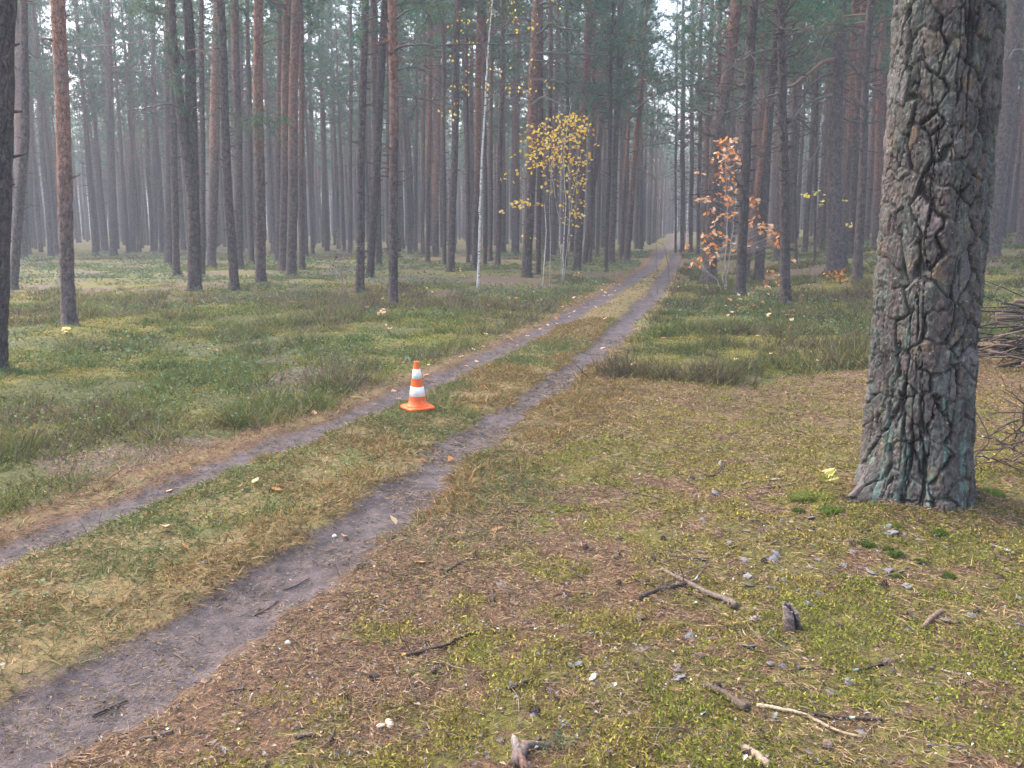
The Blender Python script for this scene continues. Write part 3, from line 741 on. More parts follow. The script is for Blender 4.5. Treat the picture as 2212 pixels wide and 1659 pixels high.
# long limbs that stand out: each one a part of its tree
def limb(o, pts_px, Y, r0, r1, col=(.15, .115, .10), twigs=3, seed=0, dy=0., needles=0, name='branch'):
    B = np.array(o.location); rg = np.random.default_rng(seed + 900)
    P = np.array([at_depth(a, b, Y + dy * i / len(pts_px)) - B for i, (a, b) in enumerate(pts_px)])
    t0 = np.arange(len(P)); tt = np.linspace(0, len(P) - 1, len(P) * 4)
    Q = np.stack([np.interp(tt, t0, P[:, i]) for i in range(3)], -1); Q[1:-1] = (Q[:-2] + Q[1:-1] * 2 + Q[2:]) / 4
    Q += rg.normal(0, .012, Q.shape) * np.linspace(0, 1, len(Q))[:, None]
    mb = MB(); mb.tube(Q, np.linspace(r0 * .85, r1 * .8, len(Q)), 7, col, jit=.08, rg=rg)
    tips = []
    for k in range(int(twigs * 2.2)):
        i = rg.integers(len(Q) // 4, len(Q) - 1); a = unit(Q[i] - Q[i - 1]); d = unit(a * .7 + rg.normal(0, .7, 3) + np.array([0, 0, -.1]))
        grow(mb, Q[i], d, rg.uniform(.3, .9), .010, 1, rg, .25, 0, col, (1, 3), .9, tips)
    b = link(name, mb.mesh('branch', True), M['dead'], o)
    if needles and tips:
        nb = MB(); p = np.array([t[0] for t in tips]); d = np.array([t[1] for t in tips])
        kp = rg.random(len(p)) < .6; p, d = p[kp], d[kp]; p = np.repeat(p, 2, 0) + rg.normal(0, .09, (len(p) * 2, 3)) * [1, 1, .5]; d = np.repeat(d, 2, 0)
        tufts(nb, p, d, rg, 14, .13, .012)
        link('needles', nb.mesh('needles', False), M['needles'], b)
    return b
def dist(k): return float(NAMED[k][0].location[1])
T_ = lambda k: NAMED[k][0]
k = (1803, 580); Y = dist(k)
GREY = (.085, .078, .072); ORB = (.17, .10, .075)
limb(T_(k), [(1800, 128), (1775, 135), (1750, 158), (1732, 170), (1712, 185), (1690, 190), (1672, 208)], Y - .2, .085, .03, ORB, 5, 1, -1.5)
limb(T_(k), [(1808, 28), (1785, 42), (1760, 56), (1735, 66), (1700, 78)], Y - .2, .075, .03, ORB, 5, 2, -1.)
limb(T_(k), [(1806, 40), (1796, 70), (1778, 90), (1772, 110), (1762, 128), (1745, 140)], Y - .4, .05, .02, GREY, 3, 3, -1.2)
limb(T_(k), [(1798, 158), (1775, 165), (1755, 180), (1738, 200), (1730, 222), (1716, 240), (1708, 262)], Y - .3, .06, .022, GREY, 5, 4, -1.)
limb(T_(k), [(1797, 205), (1770, 212), (1745, 222), (1725, 240), (1715, 258)], Y - .3,   .05, .02, (.12, .125, .115), 4, 5, -1.)
limb(T_(k), [(1786, 255), (1775, 272), (1778, 295), (1768, 315), (1760, 335), (1745, 352), (1740, 368)], Y - .4, .045, .012, (.10, .09, .09), 3, 6, -.6)
limb(T_(k), [(1735, 160), (1748, 165), (1745, 190), (1735, 210)], Y - .9, .035, .02, GREY, 2, 7)
limb(T_(k), [(1826, 130), (1845, 142), (1860, 165), (1872, 185), (1895, 195), (1915, 205)], Y - .3, .07, .03, GREY, 5, 8, -.5)
limb(T_(k), [(1822, 255), (1840, 262), (1862, 268), (1890, 262), (1915, 258)], Y - .3, .05, .025, GREY, 4, 9, -.5)
limb(T_(k), [(1830, 60), (1850, 75), (1880, 75), (1910, 85)], Y - .3, .05, .025, GREY, 4, 10, -.5)
k = (1137, 599); Y = dist(k)
limb(T_(k), [(1160, 115), (1190, 114), (1230, 116), (1275, 118), (1320, 120)], Y - .2, .05, .018, GREY, 5, 11, -1.2)
limb(T_(k), [(1158, 132), (1185, 133), (1215, 140), (1245, 150)], Y - .2, .045, .018, GREY, 4, 12, -.8)
limb(T_(k), [(1152, 172), (1175, 172), (1205, 178), (1240, 188), (1268, 200)], Y - .2, .045, .015, GREY, 4, 13, -.8)
limb(T_(k), [(1140, 192), (1115, 184), (1090, 178), (1062, 172)], Y - .2, .045, .015, GREY, 4, 14, -.8)
limb(T_(k), [(1146, 45), (1120, 40), (1095, 45), (1070, 52)], Y - .2, .045, .015, GREY, 5, 15, -.8)
limb(T_(k), [(1160, 75), (1178, 62), (1188, 48), (1210, 62), (1250, 66)], Y - .3, .055, .02, GREY, 5, 16, -.8)
limb(T_(k), [(1145, 232), (1170, 208), (1190, 215), (1215, 228), (1240, 232)], Y - .3, .05, .015, (.12, .12, .11), 3, 17, -.8)
limb(T_(k), [(1158, 20), (1170, 6), (1200, 8), (1240, 20), (1290, 30)], Y - .3, .055, .02, GREY, 6, 18, -.8)
k = (850, 663); Y = dist(k)
limb(T_(k), [(852, 108), (870, 98), (900, 97), (960, 98), (1010, 95), (1060, 94), (1100, 94)], Y - .1, .032, .010, GREY, 5, 21, -.8)
limb(T_(k), [(858, 150), (880, 146), (910, 147), (940, 147)], Y - .1, .022, .008, GREY, 3, 22, -.5)
limb(T_(k), [(856, 207), (885, 210), (915, 215), (950, 218), (975, 226)], Y - .1, .022, .006, GREY, 3, 23, -.5)
limb(T_(k), [(856, 40), (880, 22), (905, 18), (930, 30), (960, 24)], Y - .1, .03, .008, GREY, 4, 24, -.6, 3)
limb(T_(k), [(840, 45), (815, 36), (790, 42)], Y - .1, .022, .008, GREY, 4, 25, -.4, 4)
k = (246, 552); Y = dist(k)
limb(T_(k), [(362, 20), (352, 45), (335, 72), (310, 88), (285, 93), (240, 97), (180, 100)][::-1], Y - 1.5, .02, .05, (.2, .17, .15), 5, 26)
k = (563, 616); Y = dist(k)
limb(T_(k), [(562, 272), (545, 255), (520, 262), (506, 250)], Y - .2, .022, .008, GREY, 6, 27, -.6, 5)
limb(T_(k), [(564, 262), (585, 258), (600, 262)], Y - .2, .02, .006, GREY, 5, 28, -.6, 5)
limb(T_(k), [(562, 95), (585, 88), (600, 82)], Y - .2, .025, .008, GREY, 2, 29, -.4)
Y = float(o.location[1])
limb(o, [(392, 234), (375, 226), (355, 224), (330, 232), (305, 236), (282, 234)], Y - .15, .035, .010, (.11, .10, .10), 3, 31, -.8)
limb(o, [(418, 234), (430, 228), (448, 227)], Y - .15, .025, .008, (.11, .10, .10), 1, 32, -.3)
limb(o, [(390, 265), (370, 266), (354, 263)], Y - .15, .022, .006, GREY, 1, 33, -.3)
limb(o, [(405, 110), (425, 106), (445, 116), (462, 140), (475, 155)], Y - .15, .03, .012, (.17, .13, .11), 3, 34, -.4)
limb(o, [(398, 130), (385, 110), (362, 118), (375, 90)], Y - .15, .03, .012, GREY, 4, 35, -.4, 4)
limb(o, [(408, 150), (395, 160), (380, 165)], Y - .15, .03, .012, GREY, 6, 36, -.8, 5)
k = (1600, 641); Y = dist(k)
limb(T_(k), [(1612, 222), (1590, 238), (1560, 246), (1530, 248)], Y - .15, .03, .008, GREY, 4, 41, -.6)
limb(T_(k), [(1622, 110), (1600, 128), (1580, 138)], Y - .15, .028, .008, GREY, 4, 42, -.6)
k = (1697, 659); Y = dist(k)
limb(T_(k), [(1684, 108), (1665, 106), (1640, 112), (1615, 120), (1580, 140)], Y - .15, .028, .008, GREY, 5, 43, -.6)
limb(T_(k), [(1684, 202), (1660, 208), (1640, 214), (1618, 220)], Y - .15, .03, .008, GREY, 5, 44, -.6)
limb(T_(k), [(1686, 60), (1705, 66), (1735, 62), (1765, 70)], Y - .15, .028, .008, GREY, 5, 45, -.6)
k = (1353, 568); Y = dist(k)
for q, (pp) in enumerate([[(1362, 330), (1395, 315), (1430, 310), (1470, 305)], [(1360, 360), (1395, 372), (1420, 390)], [(1372, 240), (1400, 215), (1440, 195), (1478, 180)], [(1368, 285), (1400, 290), (1440, 300)]]):
    limb(T_(k), pp, Y - .2, .035, .010, GREY, 6, 50 + q, -1.)
k = (1320, 570); Y = dist(k)
limb(T_(k), [(1336, 130), (1365, 140), (1400, 142), (1428, 138)], Y - .2, .04, .012, GREY, 8, 56, -1., 6)
limb(T_(k), [(1334, 215), (1310, 190), (1285, 178), (1262, 188)], Y - .2, .04, .012, GREY, 8, 57, -1., 6)
limb(T_(k), [(1336, 95), (1310, 88), (1280, 100), (1258, 120)], Y - .2, .04, .012, GREY, 8, 58, -1., 6)
k = (1520, 562); Y = dist(k)
limb(T_(k), [(1541, -40), (1520, 18), (1490, 34), (1462, 60), (1435, 85), (1408, 118)], Y - .1, .05, .012, GREY, 9, 60, -5., 4)
limb(T_(k), [(1538, 20), (1500, 70), (1470, 100), (1440, 150), (1425, 165)], Y - .1, .04, .01, GREY, 8, 61, -4., 4)
k = (2142, 548); Y = dist(k)
limb(T_(k), [(2180, 128), (2190, 108), (2205, 108), (2225, 112)], Y - .3, .04, .02, (.13, .14, .13), 2, 59, -.3)

# ------------------------------------------------------------------ the forest behind: 200 more pines one by one, the rest as one mass
def xmid(y): return (xL(y) + xR(y)) / 2
def pine_kind(k):
    rg = np.random.default_rng(500 + k)
    lean = rg.normal(0, .25, 2)
    pts = [(0, 0, 0), (lean[0] * .3, lean[1] * .3, 6), (lean[0], lean[1], 11), (lean[0] * 1.2, lean[1] * 1.2, 16.)]
    V, F = trunk_mesh('trunk', pts, [.15, .125, .085, .03], rg, 9, .5, .05, lambda mb, ax: dead_sticks(mb, ax, 16, rg, 2.2, 9.5, 26, 1.1, stubs=8), H=16)
    return tmesh('trunk', V, F)
KINDS = [pine_kind(k) for k in range(6)]
cand = []
rf = np.random.default_rng(77)
for _ in range(220000):
    a = math.radians(rf.uniform(-38, 38)); r = math.sqrt(rf.uniform(24 ** 2, 165 ** 2)); x, y = r * math.sin(a), r * math.cos(a)
    lim = 49 if x < xmid(y) else 33
    if y < lim and not (x > 3 + xmid(y) and y > 30): continue
    dt = abs(x - xmid(y))
    if y < 118 and dt < (2.3 if y < 60 else 1.9) : continue
    if y < 60 and dt < 3.0 and rf.random() < .6: continue
    px = 1106 + (x / y) / PX
    if (146 < px < 212 and r < 88) or (566 < px < 592 and r < 95) or (986 < px < 1006 and r < 95): continue
    ms = (1.65 if px < 600 else 1.85) if r < 80 else 1.55
    if any((x - q[0]) ** 2 + (y - q[1]) ** 2 < ms * ms for q in OCC): continue
    OCC.append((x, y)); cand.append((r, x, y, px))
    if len(cand) > 2900: break
cand.sort()
def hsc(r): return float(np.interp(r, [40, 60, 90, 165], [1.05, .98, .84, .76]))
def band(r): return ('fading into the haze ' if r > 80 else 'standing well back ')
NEAR_N = 200
for q, (r, x, y, px) in enumerate(cand[:NEAR_N]):
    s = rf.uniform(.95, 1.12) * hsc(r); wdt = rf.uniform(.62, 1.08) / hsc(r)
    o = thing('pine_tree', 'hazy pine ' + band(r) + sector(px), 'pine tree', (x, y, float(gz(x, y))), 'pines ' + band(r) + sector(px))
    o.rotation_euler = (0, 0, rf.uniform(0, 6.28))
    t_ = bpy.data.objects.new('trunk', KINDS[q % 6]); C.objects.link(t_); t_.parent = o; t_.scale = (s * wdt, s * wdt, s)
    if not KINDS[q % 6].materials: KINDS[q % 6].materials.append(M['bark'])
    t_.color = (rf.uniform(3.0, 7) / 20, rf.uniform(.45, .9), rf.uniform(.75, 1.0) / 1.3, 1)
    k = bpy.data.objects.new('crown', CROWNS[(q * 5 + 1) % 6]); C.objects.link(k); k.parent = o; k.scale = (s, s, s); k.rotation_euler = (0, 0, rf.uniform(0, 6.28))
lodT = []
for k in range(4):
    rg = np.random.default_rng(900 + k)
    V, F = trunk_mesh('t', [(0, 0, 0), (rg.normal(0, .1), 0, 6), (rg.normal(0, .25), 0, 11), (rg.normal(0, .3), 0, 16)], [.125, .105, .075, .03], rg, 6, 1.2, .05, lambda mb, ax: dead_sticks(mb, ax, 16, rg, 2.5, 9.5, 10, 1.1, stubs=0), H=16)
    cV, cF, cC = crown(950 + k, 16., 8.0, 2.1, 17, .7, 1).arrays()
    lodT.append((V, F, cV, cF, cC))
tV, tF, tH, tC, cV_, cF_, cC_ = [], [], [], [], [], [], []
nv = nc = 0
for q, (r, x, y, px) in enumerate(cand[NEAR_N:]):
    V, F, cV, cF, cC = lodT[q % 4]; a = rf.uniform(0, 6.28); s = rf.uniform(.92, 1.1) * hsc(r); ca, sa = math.cos(a), math.sin(a)
    Rm = np.array([[ca, -sa, 0], [sa, ca, 0], [0, 0, 1]]) * s; off = np.array([x, y, float(gz(x, y))])
    tV.append(V @ Rm.T + off); tF.append(F + nv); nv += len(V); tH.append(np.maximum(V[:, 2], 0) * s)
    tC.append(np.tile([rf.uniform(3, 7) / 20, rf.uniform(.45, .9), rf.uniform(.75, 1.0) / 1.3], (len(V), 1)))
    cV_.append(cV @ Rm.T + off); cF_.append(cF + nc); nc += len(cV); cC_.append(cC * rf.uniform(.8, 1.2))
rb = np.random.default_rng(123)
young = []
for k in range(4):
    rg = np.random.default_rng(1200 + k); mbY = crown(1300 + k, 11., 1.2, 1.9, 16, .45, 1); young.append(mbY.arrays())
belt = []
while len(belt) < 620:
    a = math.radians(rb.uniform(-39, 39)); r = rb.uniform(168, 225); belt.append((r * math.sin(a), r * math.cos(a), r))
for _ in range(16):
    yq = rb.uniform(112, 160); belt.append((float(xmid(yq)) + rb.normal(0, 2.2), yq, yq))
for q, (x, y, r) in enumerate(belt):
    cV, cF, cC = young[q % 4]; a = rb.uniform(0, 6.28); s = rb.uniform(.75, 1.25); ca, sa = math.cos(a), math.sin(a); wd_ = rb.uniform(1., 1.6)
    Rm = np.array([[ca * wd_, -sa * wd_, 0], [sa * wd_, ca * wd_, 0], [0, 0, 1]]) * s
    cV_.append(cV @ Rm.T + np.array([x, y, float(gz(x, y))])); cF_.append(cF + nc); nc += len(cV); cC_.append(cC * rb.uniform(.6, 1.0))
    V, F = lodT[q % 4][:2]; V = V[:V.shape[0]] * np.array([.8, .8, 11 / 16.]) * s; tV.append(V + np.array([x, y, float(gz(x, y))])); tF.append(F + nv); nv += len(V); tH.append(np.maximum(V[:, 2], 0)); tC.append(np.tile([.3, .7, .6], (len(V), 1)))
ff = tag(link('forest', fast_mesh('forest', np.concatenate(tV), np.concatenate(tF), np.concatenate(tC), True, dict(hz=np.concatenate(tH))), M['bark_far']),
         'distant pine forest thinning into pale haze', 'forest', None, 'stuff')
link('crowns', fast_mesh('crowns', np.concatenate(cV_), np.concatenate(cF_), np.concatenate(cC_)), M['needles'], ff)['kind'] = 'stuff'
print('FOREST', len(cand))

# ------------------------------------------------------------------ saplings
YEL = [(.88, .60, .06), (.92, .66, .10), (.78, .46, .05), (.90, .70, .22)]
OAK = [(.66, .25, .045), (.74, .33, .075), (.46, .155, .03), (.78, .46, .24), (.74, .52, .36)]
def leaf_shape(kind):
    if kind == 'oak':
        xs = [0, .12, .22, .34, .44, .56, .66, .78, .88, 1.0]; ws = [.02, .10, .07, .22, .14, .30, .20, .27, .16, .0]
    elif kind == 'maple':
        xs = [0, .1, .28, .4, .55, .7, 1.0]; ws = [.02, .35, .22, .52, .2, .24, 0]
    else:
        xs = [0, .25, .5, .8, 1.0]; ws = [.02, .33, .34, .14, 0]
    return np.array(xs), np.array(ws)
def leaves(P, D, Nn, L, kind, cols, rg, curl=.18):
    xs, ws = leaf_shape(kind); n = len(P); m = len(xs)
    S = unit(np.cross(D, Nn)); Nn = np.cross(S, D)
    L = np.broadcast_to(L, (n,))
    cu = rg.normal(0, curl, n)
    ctr = P[:, None] + D[:, None] * (xs[None, :, None] * L[:, None, None]) + Nn[:, None] * ((xs[None] ** 2) * (L * cu)[:, None])[..., None]
    up = Nn[:, None] * (ws[None] * (L * .35)[:, None])[..., None] * rg.uniform(-.3, 1, (n, 1, 1))
    l = ctr + S[:, None] * (ws[None] * L[:, None])[..., None] + up; r = ctr - S[:, None] * (ws[None] * L[:, None])[..., None] + up
    V = np.stack([l, ctr, r], 2).reshape(-1, 3)
    f = []
    for i in range(m - 1):
        a, b = 3 * i, 3 * i + 3
        f += [[a, a + 1, b + 1], [a, b + 1, b], [a + 1, a + 2, b + 2], [a + 1, b + 2, b + 1]]
    F = (np.arange(n)[:, None, None] * 3 * m + np.array(f)[None]).reshape(-1, 3)
    cc = np.asarray(cols)[rg.integers(0, len(cols), n)] * rg.uniform(.75, 1.2, (n, 1))
    return V, F, np.repeat(cc, 3 * m, 0).clip(0, .95)
def birch_bark():
    m, t, b = new_mat('birch_bark', .7, .3)
    g = t.nodes.new('ShaderNodeTexCoord').outputs['Object']
    mp = t.nodes.new('ShaderNodeMapping'); mp.inputs['Scale'].default_value = (1, 1, 5); t.links.new(g, mp.inputs[0])
    n1 = noise(t, mp.outputs[0], 6, 4, .65); n2 = noise(t, g, 3.5, 3)
    c = mixc(t, mapr(t, n1, .54, .60), (.50, .48, .46), (.08, .07, .06))
    c = mixc(t, mapr(t, n2, .55, .7), c, (.30, .26, .23))
    t.links.new(c, b.inputs['Base Color']); return m
M['birch'] = birch_bark()
def on_plane(px, py, Y, B): return at_depth(px, py, Y) - B
# the slender white birch and its few leaves high up
B = hit(1032, 624); Y = B[1]; rg = np.random.default_rng(1)
o = thing('birch_tree', 'slender white birch stem with a few yellow leaves high among the pines', 'birch tree', B)
pp = [(1032, 624), (1036, 520), (1038, 417), (1043, 310), (1050, 188), (1056, 90), (1064, 0), (1072, -90), (1078, -170)]
P = np.array([on_plane(a, b, Y, B) for a, b in pp]); P[0] = (0, 0, -.05)
tt = np.linspace(0, len(P) - 1, 60); Q = np.stack([np.interp(tt, np.arange(len(P)), P[:, i]) for i in range(3)], -1); Q[:, :2] += rg.normal(0, .008, (60, 2))
mb = MB(); mb.tube(Q, np.interp(np.linspace(0, 1, 60), [0, .05, .5, 1], [.046, .033, .024, .008]), 9, jit=.06, rg=rg)
link('trunk', mb.mesh('trunk'), M['birch'], o)
mb = MB(); tips = []
for q in range(22):
    i = rg.integers(26, 59); d = np.array([rg.normal(0, 1), rg.normal(0, 1), .7]); grow(mb, Q[i], d, rg.uniform(.7, 1.9), .013, 1, rg, .16, -.03, (.12, .075, .06), (3, 6), .8, tips, .5, 4, .003)
link('branches', mb.mesh('branches'), M['dead'], o)
tp = np.array([t[0] for t in tips]); sel = rg.random(len(tp)) < .75; tp = np.repeat(tp[sel], 2, 0) + rg.normal(0, .07, (2 * sel.sum(), 3))
n = len(tp); D = unit(rg.normal(0, 1, (n, 3)) + np.array([0, 0, -.8]))
V, F, c = leaves(tp, D, unit(rg.normal(0, 1, (n, 3))), rg.uniform(.05, .085, n), 'birch', YEL, rg)
link('leaves', fast_mesh('leaves', V, F, c), M['leaf'], o)

def blob_leaves(B, Y, blobs, L, kind, cols, rg, depth=.35):
    """blobs: (px, py, radius x, radius y, how many) around which leaves hang; returns leaf points too"""
    pts = []
    for (a, b, ra, rb, n) in blobs:
        for _ in range(n):
            t, r = rg.uniform(0, 6.28), math.sqrt(rg.random())
            p = at_depth(a + ra * r * math.cos(t), b + rb * r * math.sin(t), Y + rg.normal(0, depth)) - B
            pts.append(p)
    P = np.array(pts); n = len(P)
    D = unit(rg.normal(0, 1, (n, 3)) * np.array([1, 1, .5]) + np.array([0, 0, -.35]))
    V, F, c = leaves(P, D, unit(rg.normal(0, 1, (n, 3)) + np.array([0, -.3, .6])), L * rg.uniform(.7, 1.2, n), kind, cols, rg)
    return P, (V, F, c)
def twigs_to(mb, Q, pts, r, col, rg, every=1, rise_=.5):
    """thin twigs from a stem's points to the leaves; each leaves the stem below the leaf it carries"""
    for p in pts[::every]:
        k = np.argmin(np.hypot(Q[:, 0] - p[0], Q[:, 1] - p[1]) * .5 + np.abs(Q[:, 2] - (p[2] - rise_ * np.hypot(*(p[:2] - Q[len(Q) // 2, :2])))))
        a = Q[k]; m1 = a * .6 + p * .4 + rg.normal(0, .03, 3) + np.array([0, 0, -.03]); 
        mb.tube(np.array([a, m1, p]), [r, r * .6, r * .35], 3, col, cap=False)
# yellow birch sapling, three stems
B = hit(1215, 606); Y = B[1]; rg = np.random.default_rng(2)
o = thing('birch_sapling', 'young birch with a cloud of bright yellow leaves', 'birch tree', B)
stems = [[(1215, 606), (1218, 520), (1222, 430), (1215, 340), (1225, 270), (1232, 225)], [(1213, 606), (1207, 470), (1190, 370), (1180, 300), (1170, 262)], [(1217, 606), (1232, 460), (1250, 360), (1262, 300)]]
allq = []; mt = MB()
for st, r in zip(stems, (.018, .008, .008)):
    P = np.array([on_plane(a, b, Y, B) for a, b in st]); P[0][2] = -.05
    tt = np.linspace(0, len(P) - 1, 24); Q = np.stack([np.interp(tt, np.arange(len(P)), P[:, i]) for i in range(3)], -1); Q[2:, :] += rg.normal(0, .010, (22, 3)); Q[:, 1] += np.linspace(0, rg.normal(0, .3), 24)
    mt.tube(Q, np.linspace(r, .005, 24), 7, jit=.05, rg=rg); allq.append(Q)
link('trunk', mt.mesh('trunk'), M['birch'], o)
blobs = [(1178, 320, 45, 42, 130), (1215, 285, 55, 40, 120), (1245, 270, 32, 28, 70), (1195, 355, 55, 40, 75), (1235, 335, 45, 40, 55), (1140, 290, 22, 28, 26), (1215, 395, 50, 30, 40), (1125, 350, 20, 35, 14), (1255, 390, 18, 30, 16),
         (1122, 440, 26, 9, 30), (1150, 440, 22, 10, 8), (1235, 440, 30, 14, 18), (1240, 465, 20, 8, 10), (1220, 480, 20, 14, 8), (1095, 410, 20, 40, 6), (1265, 310, 26, 45, 20), (1180, 480, 80, 40, 10), (1085, 455, 10, 10, 4)]
LP, (V, F, c) = blob_leaves(B, Y, [(a_, b_, c_, d_, int(n_ * 1.1)) for a_, b_, c_, d_, n_ in blobs], .105, 'birch', YEL, rg, .3)
link('leaves', fast_mesh('leaves', V, F, c), M['leaf'], o)
mb = MB(); twigs_to(mb, np.concatenate(allq), LP, .0055, (.11, .075, .06), rg, 3); link('branches', mb.mesh('branches'), M['dead'], o)
# two thin bare birch stems beside it
for st, lab in (([(1186, 626), (1189, 540), (1187, 430), (1192, 350)], 'thin pale bare stem just in front of the yellow birch'), ([(1171, 624), (1176, 560), (1180, 500), (1176, 440)], 'thin dark bare stem with a forked foot near the yellow birch')):
    B = hit(*st[0]); P = np.array([on_plane(a, b, B[1], B) for a, b in st]); P[0][2] = -.05
    o = thing('birch_sapling', lab, 'sapling', B); mb = MB(); mb.tube(P, np.linspace(.009, .003, 4), 6)
    link('trunk', mb.mesh('trunk'), M['birch'] if 'pale' in lab else M['stick'], o); mb = MB()
    for q in range(5): grow(mb, P[2] + (P[3] - P[2]) * rg.random(), (rg.normal(), rg.normal(), 1.), .5, .005, 1, rg, .15, 0, (.13, .09, .08))
    link('branches', mb.mesh('branches'), M['dead'], o)
# oak sapling in its brown leaves
B = hit(1567, 636); Y = B[1]; rg = np.random.default_rng(3)
o = thing('oak_sapling', 'young oak with orange brown lobed leaves in front of a dark knobbly pine', 'oak tree', B)
st = [[(1567, 636), (1562, 600), (1568, 540), (1572, 470), (1570, 400), (1566, 330)], [(1567, 636), (1575, 560), (1585, 480), (1590, 420)], [(1568, 630), (1545, 600), (1520, 580)], [(1700, 640), (1680, 565), (1660, 520)]]
allq = []; mt = MB()
for s_, r in zip(st[:3], (.022, .016, .012)):
    P = np.array([on_plane(a, b, Y, B) for a, b in s_]); P[0][2] = -.05
    tt = np.linspace(0, len(P) - 1, 20); Q = np.stack([np.interp(tt, np.arange(len(P)), P[:, i]) for i in range(3)], -1); Q[2:, :] += rg.normal(0, .012, (18, 3))
    mt.tube(Q, np.linspace(r, .005, 20), 6, (.34, .31, .28)); allq.append(Q)
link('trunk', mt.mesh('trunk'), M['dead'], o)
blobs = [(1570, 312, 22, 16, 26), (1555, 340, 20, 14, 14), (1585, 335, 14, 18, 16), (1575, 370, 20, 14, 12), (1550, 385, 14, 14, 7), (1545, 425, 26, 10, 8), (1515, 432, 16, 6, 7), (1580, 430, 18, 14, 10), (1570, 400, 24, 12, 6), (1535, 455, 12, 10, 5), (1510, 372, 8, 4, 2),
         (1600, 355, 14, 18, 6), (1612, 430, 20, 12, 12), (1635, 440, 14, 10, 8), (1600, 400, 12, 14, 5), (1570, 460, 20, 14, 7), (1545, 485, 10, 10, 4), (1530, 505, 14, 8, 5), (1560, 510, 24, 12, 8), (1575, 535, 20, 10, 6), (1540, 535, 20, 12, 10), (1520, 530, 14, 10, 6), (1610, 530, 24, 10, 8),
         (1500, 575, 16, 14, 9), (1530, 560, 24, 14, 8), (1615, 480, 16, 10, 5), (1640, 480, 20, 12, 8), (1650, 495, 16, 10, 12), (1672, 510, 14, 12, 14), (1680, 525, 8, 8, 7), (1490, 530, 8, 8, 2)]
LP, (V, F, c) = blob_leaves(B, Y, [(a_, b_, c_, d_, int(n_ * 1.55 + .5)) for a_, b_, c_, d_, n_ in blobs], .125, 'oak', OAK, rg, .3)
link('leaves', fast_mesh('leaves', V, F, c), M['leaf'], o)
mb = MB(); twigs_to(mb, np.concatenate(allq), LP, .006, (.28, .25, .23), rg, 2, .3); link('branches', mb.mesh('branches'), M['dead'], o)
# small seedlings: a wand of a stem and a few leaves
def seedling(px, py, blobs, kind, cols, L, label, cat, stem=(.16, .12, .1), seed=0, depth=.12, name='seedling', rst=.006, every=1):
    B = hit(px, py); rg = np.random.default_rng(seed + 60); o = thing(name, label, cat, B)
    LP, (V, F, c) = blob_leaves(B, B[1], blobs, L, kind, cols, rg, depth)
    link('leaves', fast_mesh('leaves', V, F, c), M['leaf'], o)
    top = LP[np.argmax(LP[:, 2])]; Q = np.linspace([0, 0, -.03], top * np.array([.5, .5, .95]), 8); Q[1:-1] += rg.normal(0, .01, (6, 3))
    mb = MB(); mb.tube(Q, np.linspace(rst, rst * .4, 8), 5, stem); twigs_to(mb, Q, LP, rst * .5, stem, rg, every, .4); link('stem', mb.mesh('stem'), M['dead'], o)
    return o
seedling(1690, 640, [(1665, 595, 18, 16, 9), (1655, 612, 12, 8, 4), (1712, 570, 5, 16, 5), (1690, 608, 16, 8, 5)], 'oak', OAK, .13, 'small oak seedling with orange leaves at the foot of the crooked dark pine', 'seedling', seed=1)
seedling(1812, 612, [(1808, 590, 26, 10, 16), (1822, 600, 16, 6, 6)], 'oak', OAK[:3], .13, 'low rusty oak seedling under the thick pale grey pine', 'seedling', seed=2)
seedling(1795, 610, [(1740, 421, 10, 5, 7), (1763, 416, 8, 6, 6), (1776, 440, 8, 8, 5), (1822, 432, 7, 3, 4), (1836, 485, 8, 4, 5), (1783, 420, 4, 2, 2)], 'maple', [(.70, .62, .10), (.75, .68, .2)], .09, 'thin sapling with a handful of lemon yellow leaves before the grey pine', 'sapling', (.1, .09, .09), 3, name='maple_sapling')
seedling(985, 600, [(985, 582, 12, 8, 8), (996, 596, 8, 5, 5)], 'birch', YEL, .07, 'tiny yellow birch seedling on the moss left of the white birch stem'.replace('left of', 'beside'), 'seedling', seed=4)
seedling(146, 724, [(138, 708, 7, 5, 5), (144, 717, 5, 3, 3)], 'maple', [(.8, .62, .25)], .07, 'tiny pale yellow seedling at the foot of the tall orange pine', 'seedling', seed=5)
seedling(1240, 606, [(1246, 592, 8, 7, 7)], 'birch', YEL, .06, 'tiny yellow seedling on the verge behind the yellow birch', 'seedling', seed=6)
seedling(838, 690, [(828, 672, 14, 5, 8), (822, 672, 8, 4, 4)], 'oak', OAK[3:], .08, 'pale orange seedling in the heather beside the red pine foot', 'seedling', seed=7)
seedling(838, 725, [(838, 708, 4, 8, 4)], 'oak', OAK[3:], .06, 'two leaved orange seedling in the dark heather', 'seedling', seed=8)
seedling(1100, 655, [(1103, 645, 10, 6, 6)], 'oak', OAK[:2], .07, 'rusty seedling in green heather near the track bend', 'seedling', seed=9)
seedling(462, 765, [(462, 753, 8, 2, 4)], 'oak', [(.75, .42, .2)], .07, 'single leafed orange seedling in the broad heather patch', 'seedling', seed=10)
seedling(1812, 1075, [(1803, 1015, 6, 6, 2), (1815, 1033, 6, 5, 1)], 'maple', [(.60, .58, .15), (.66, .64, .26)], .075, 'little maple seedling with pale yellow leaves beside the huge pine foot', 'seedling', (.25, .2, .1), 11, .03, rst=.003)
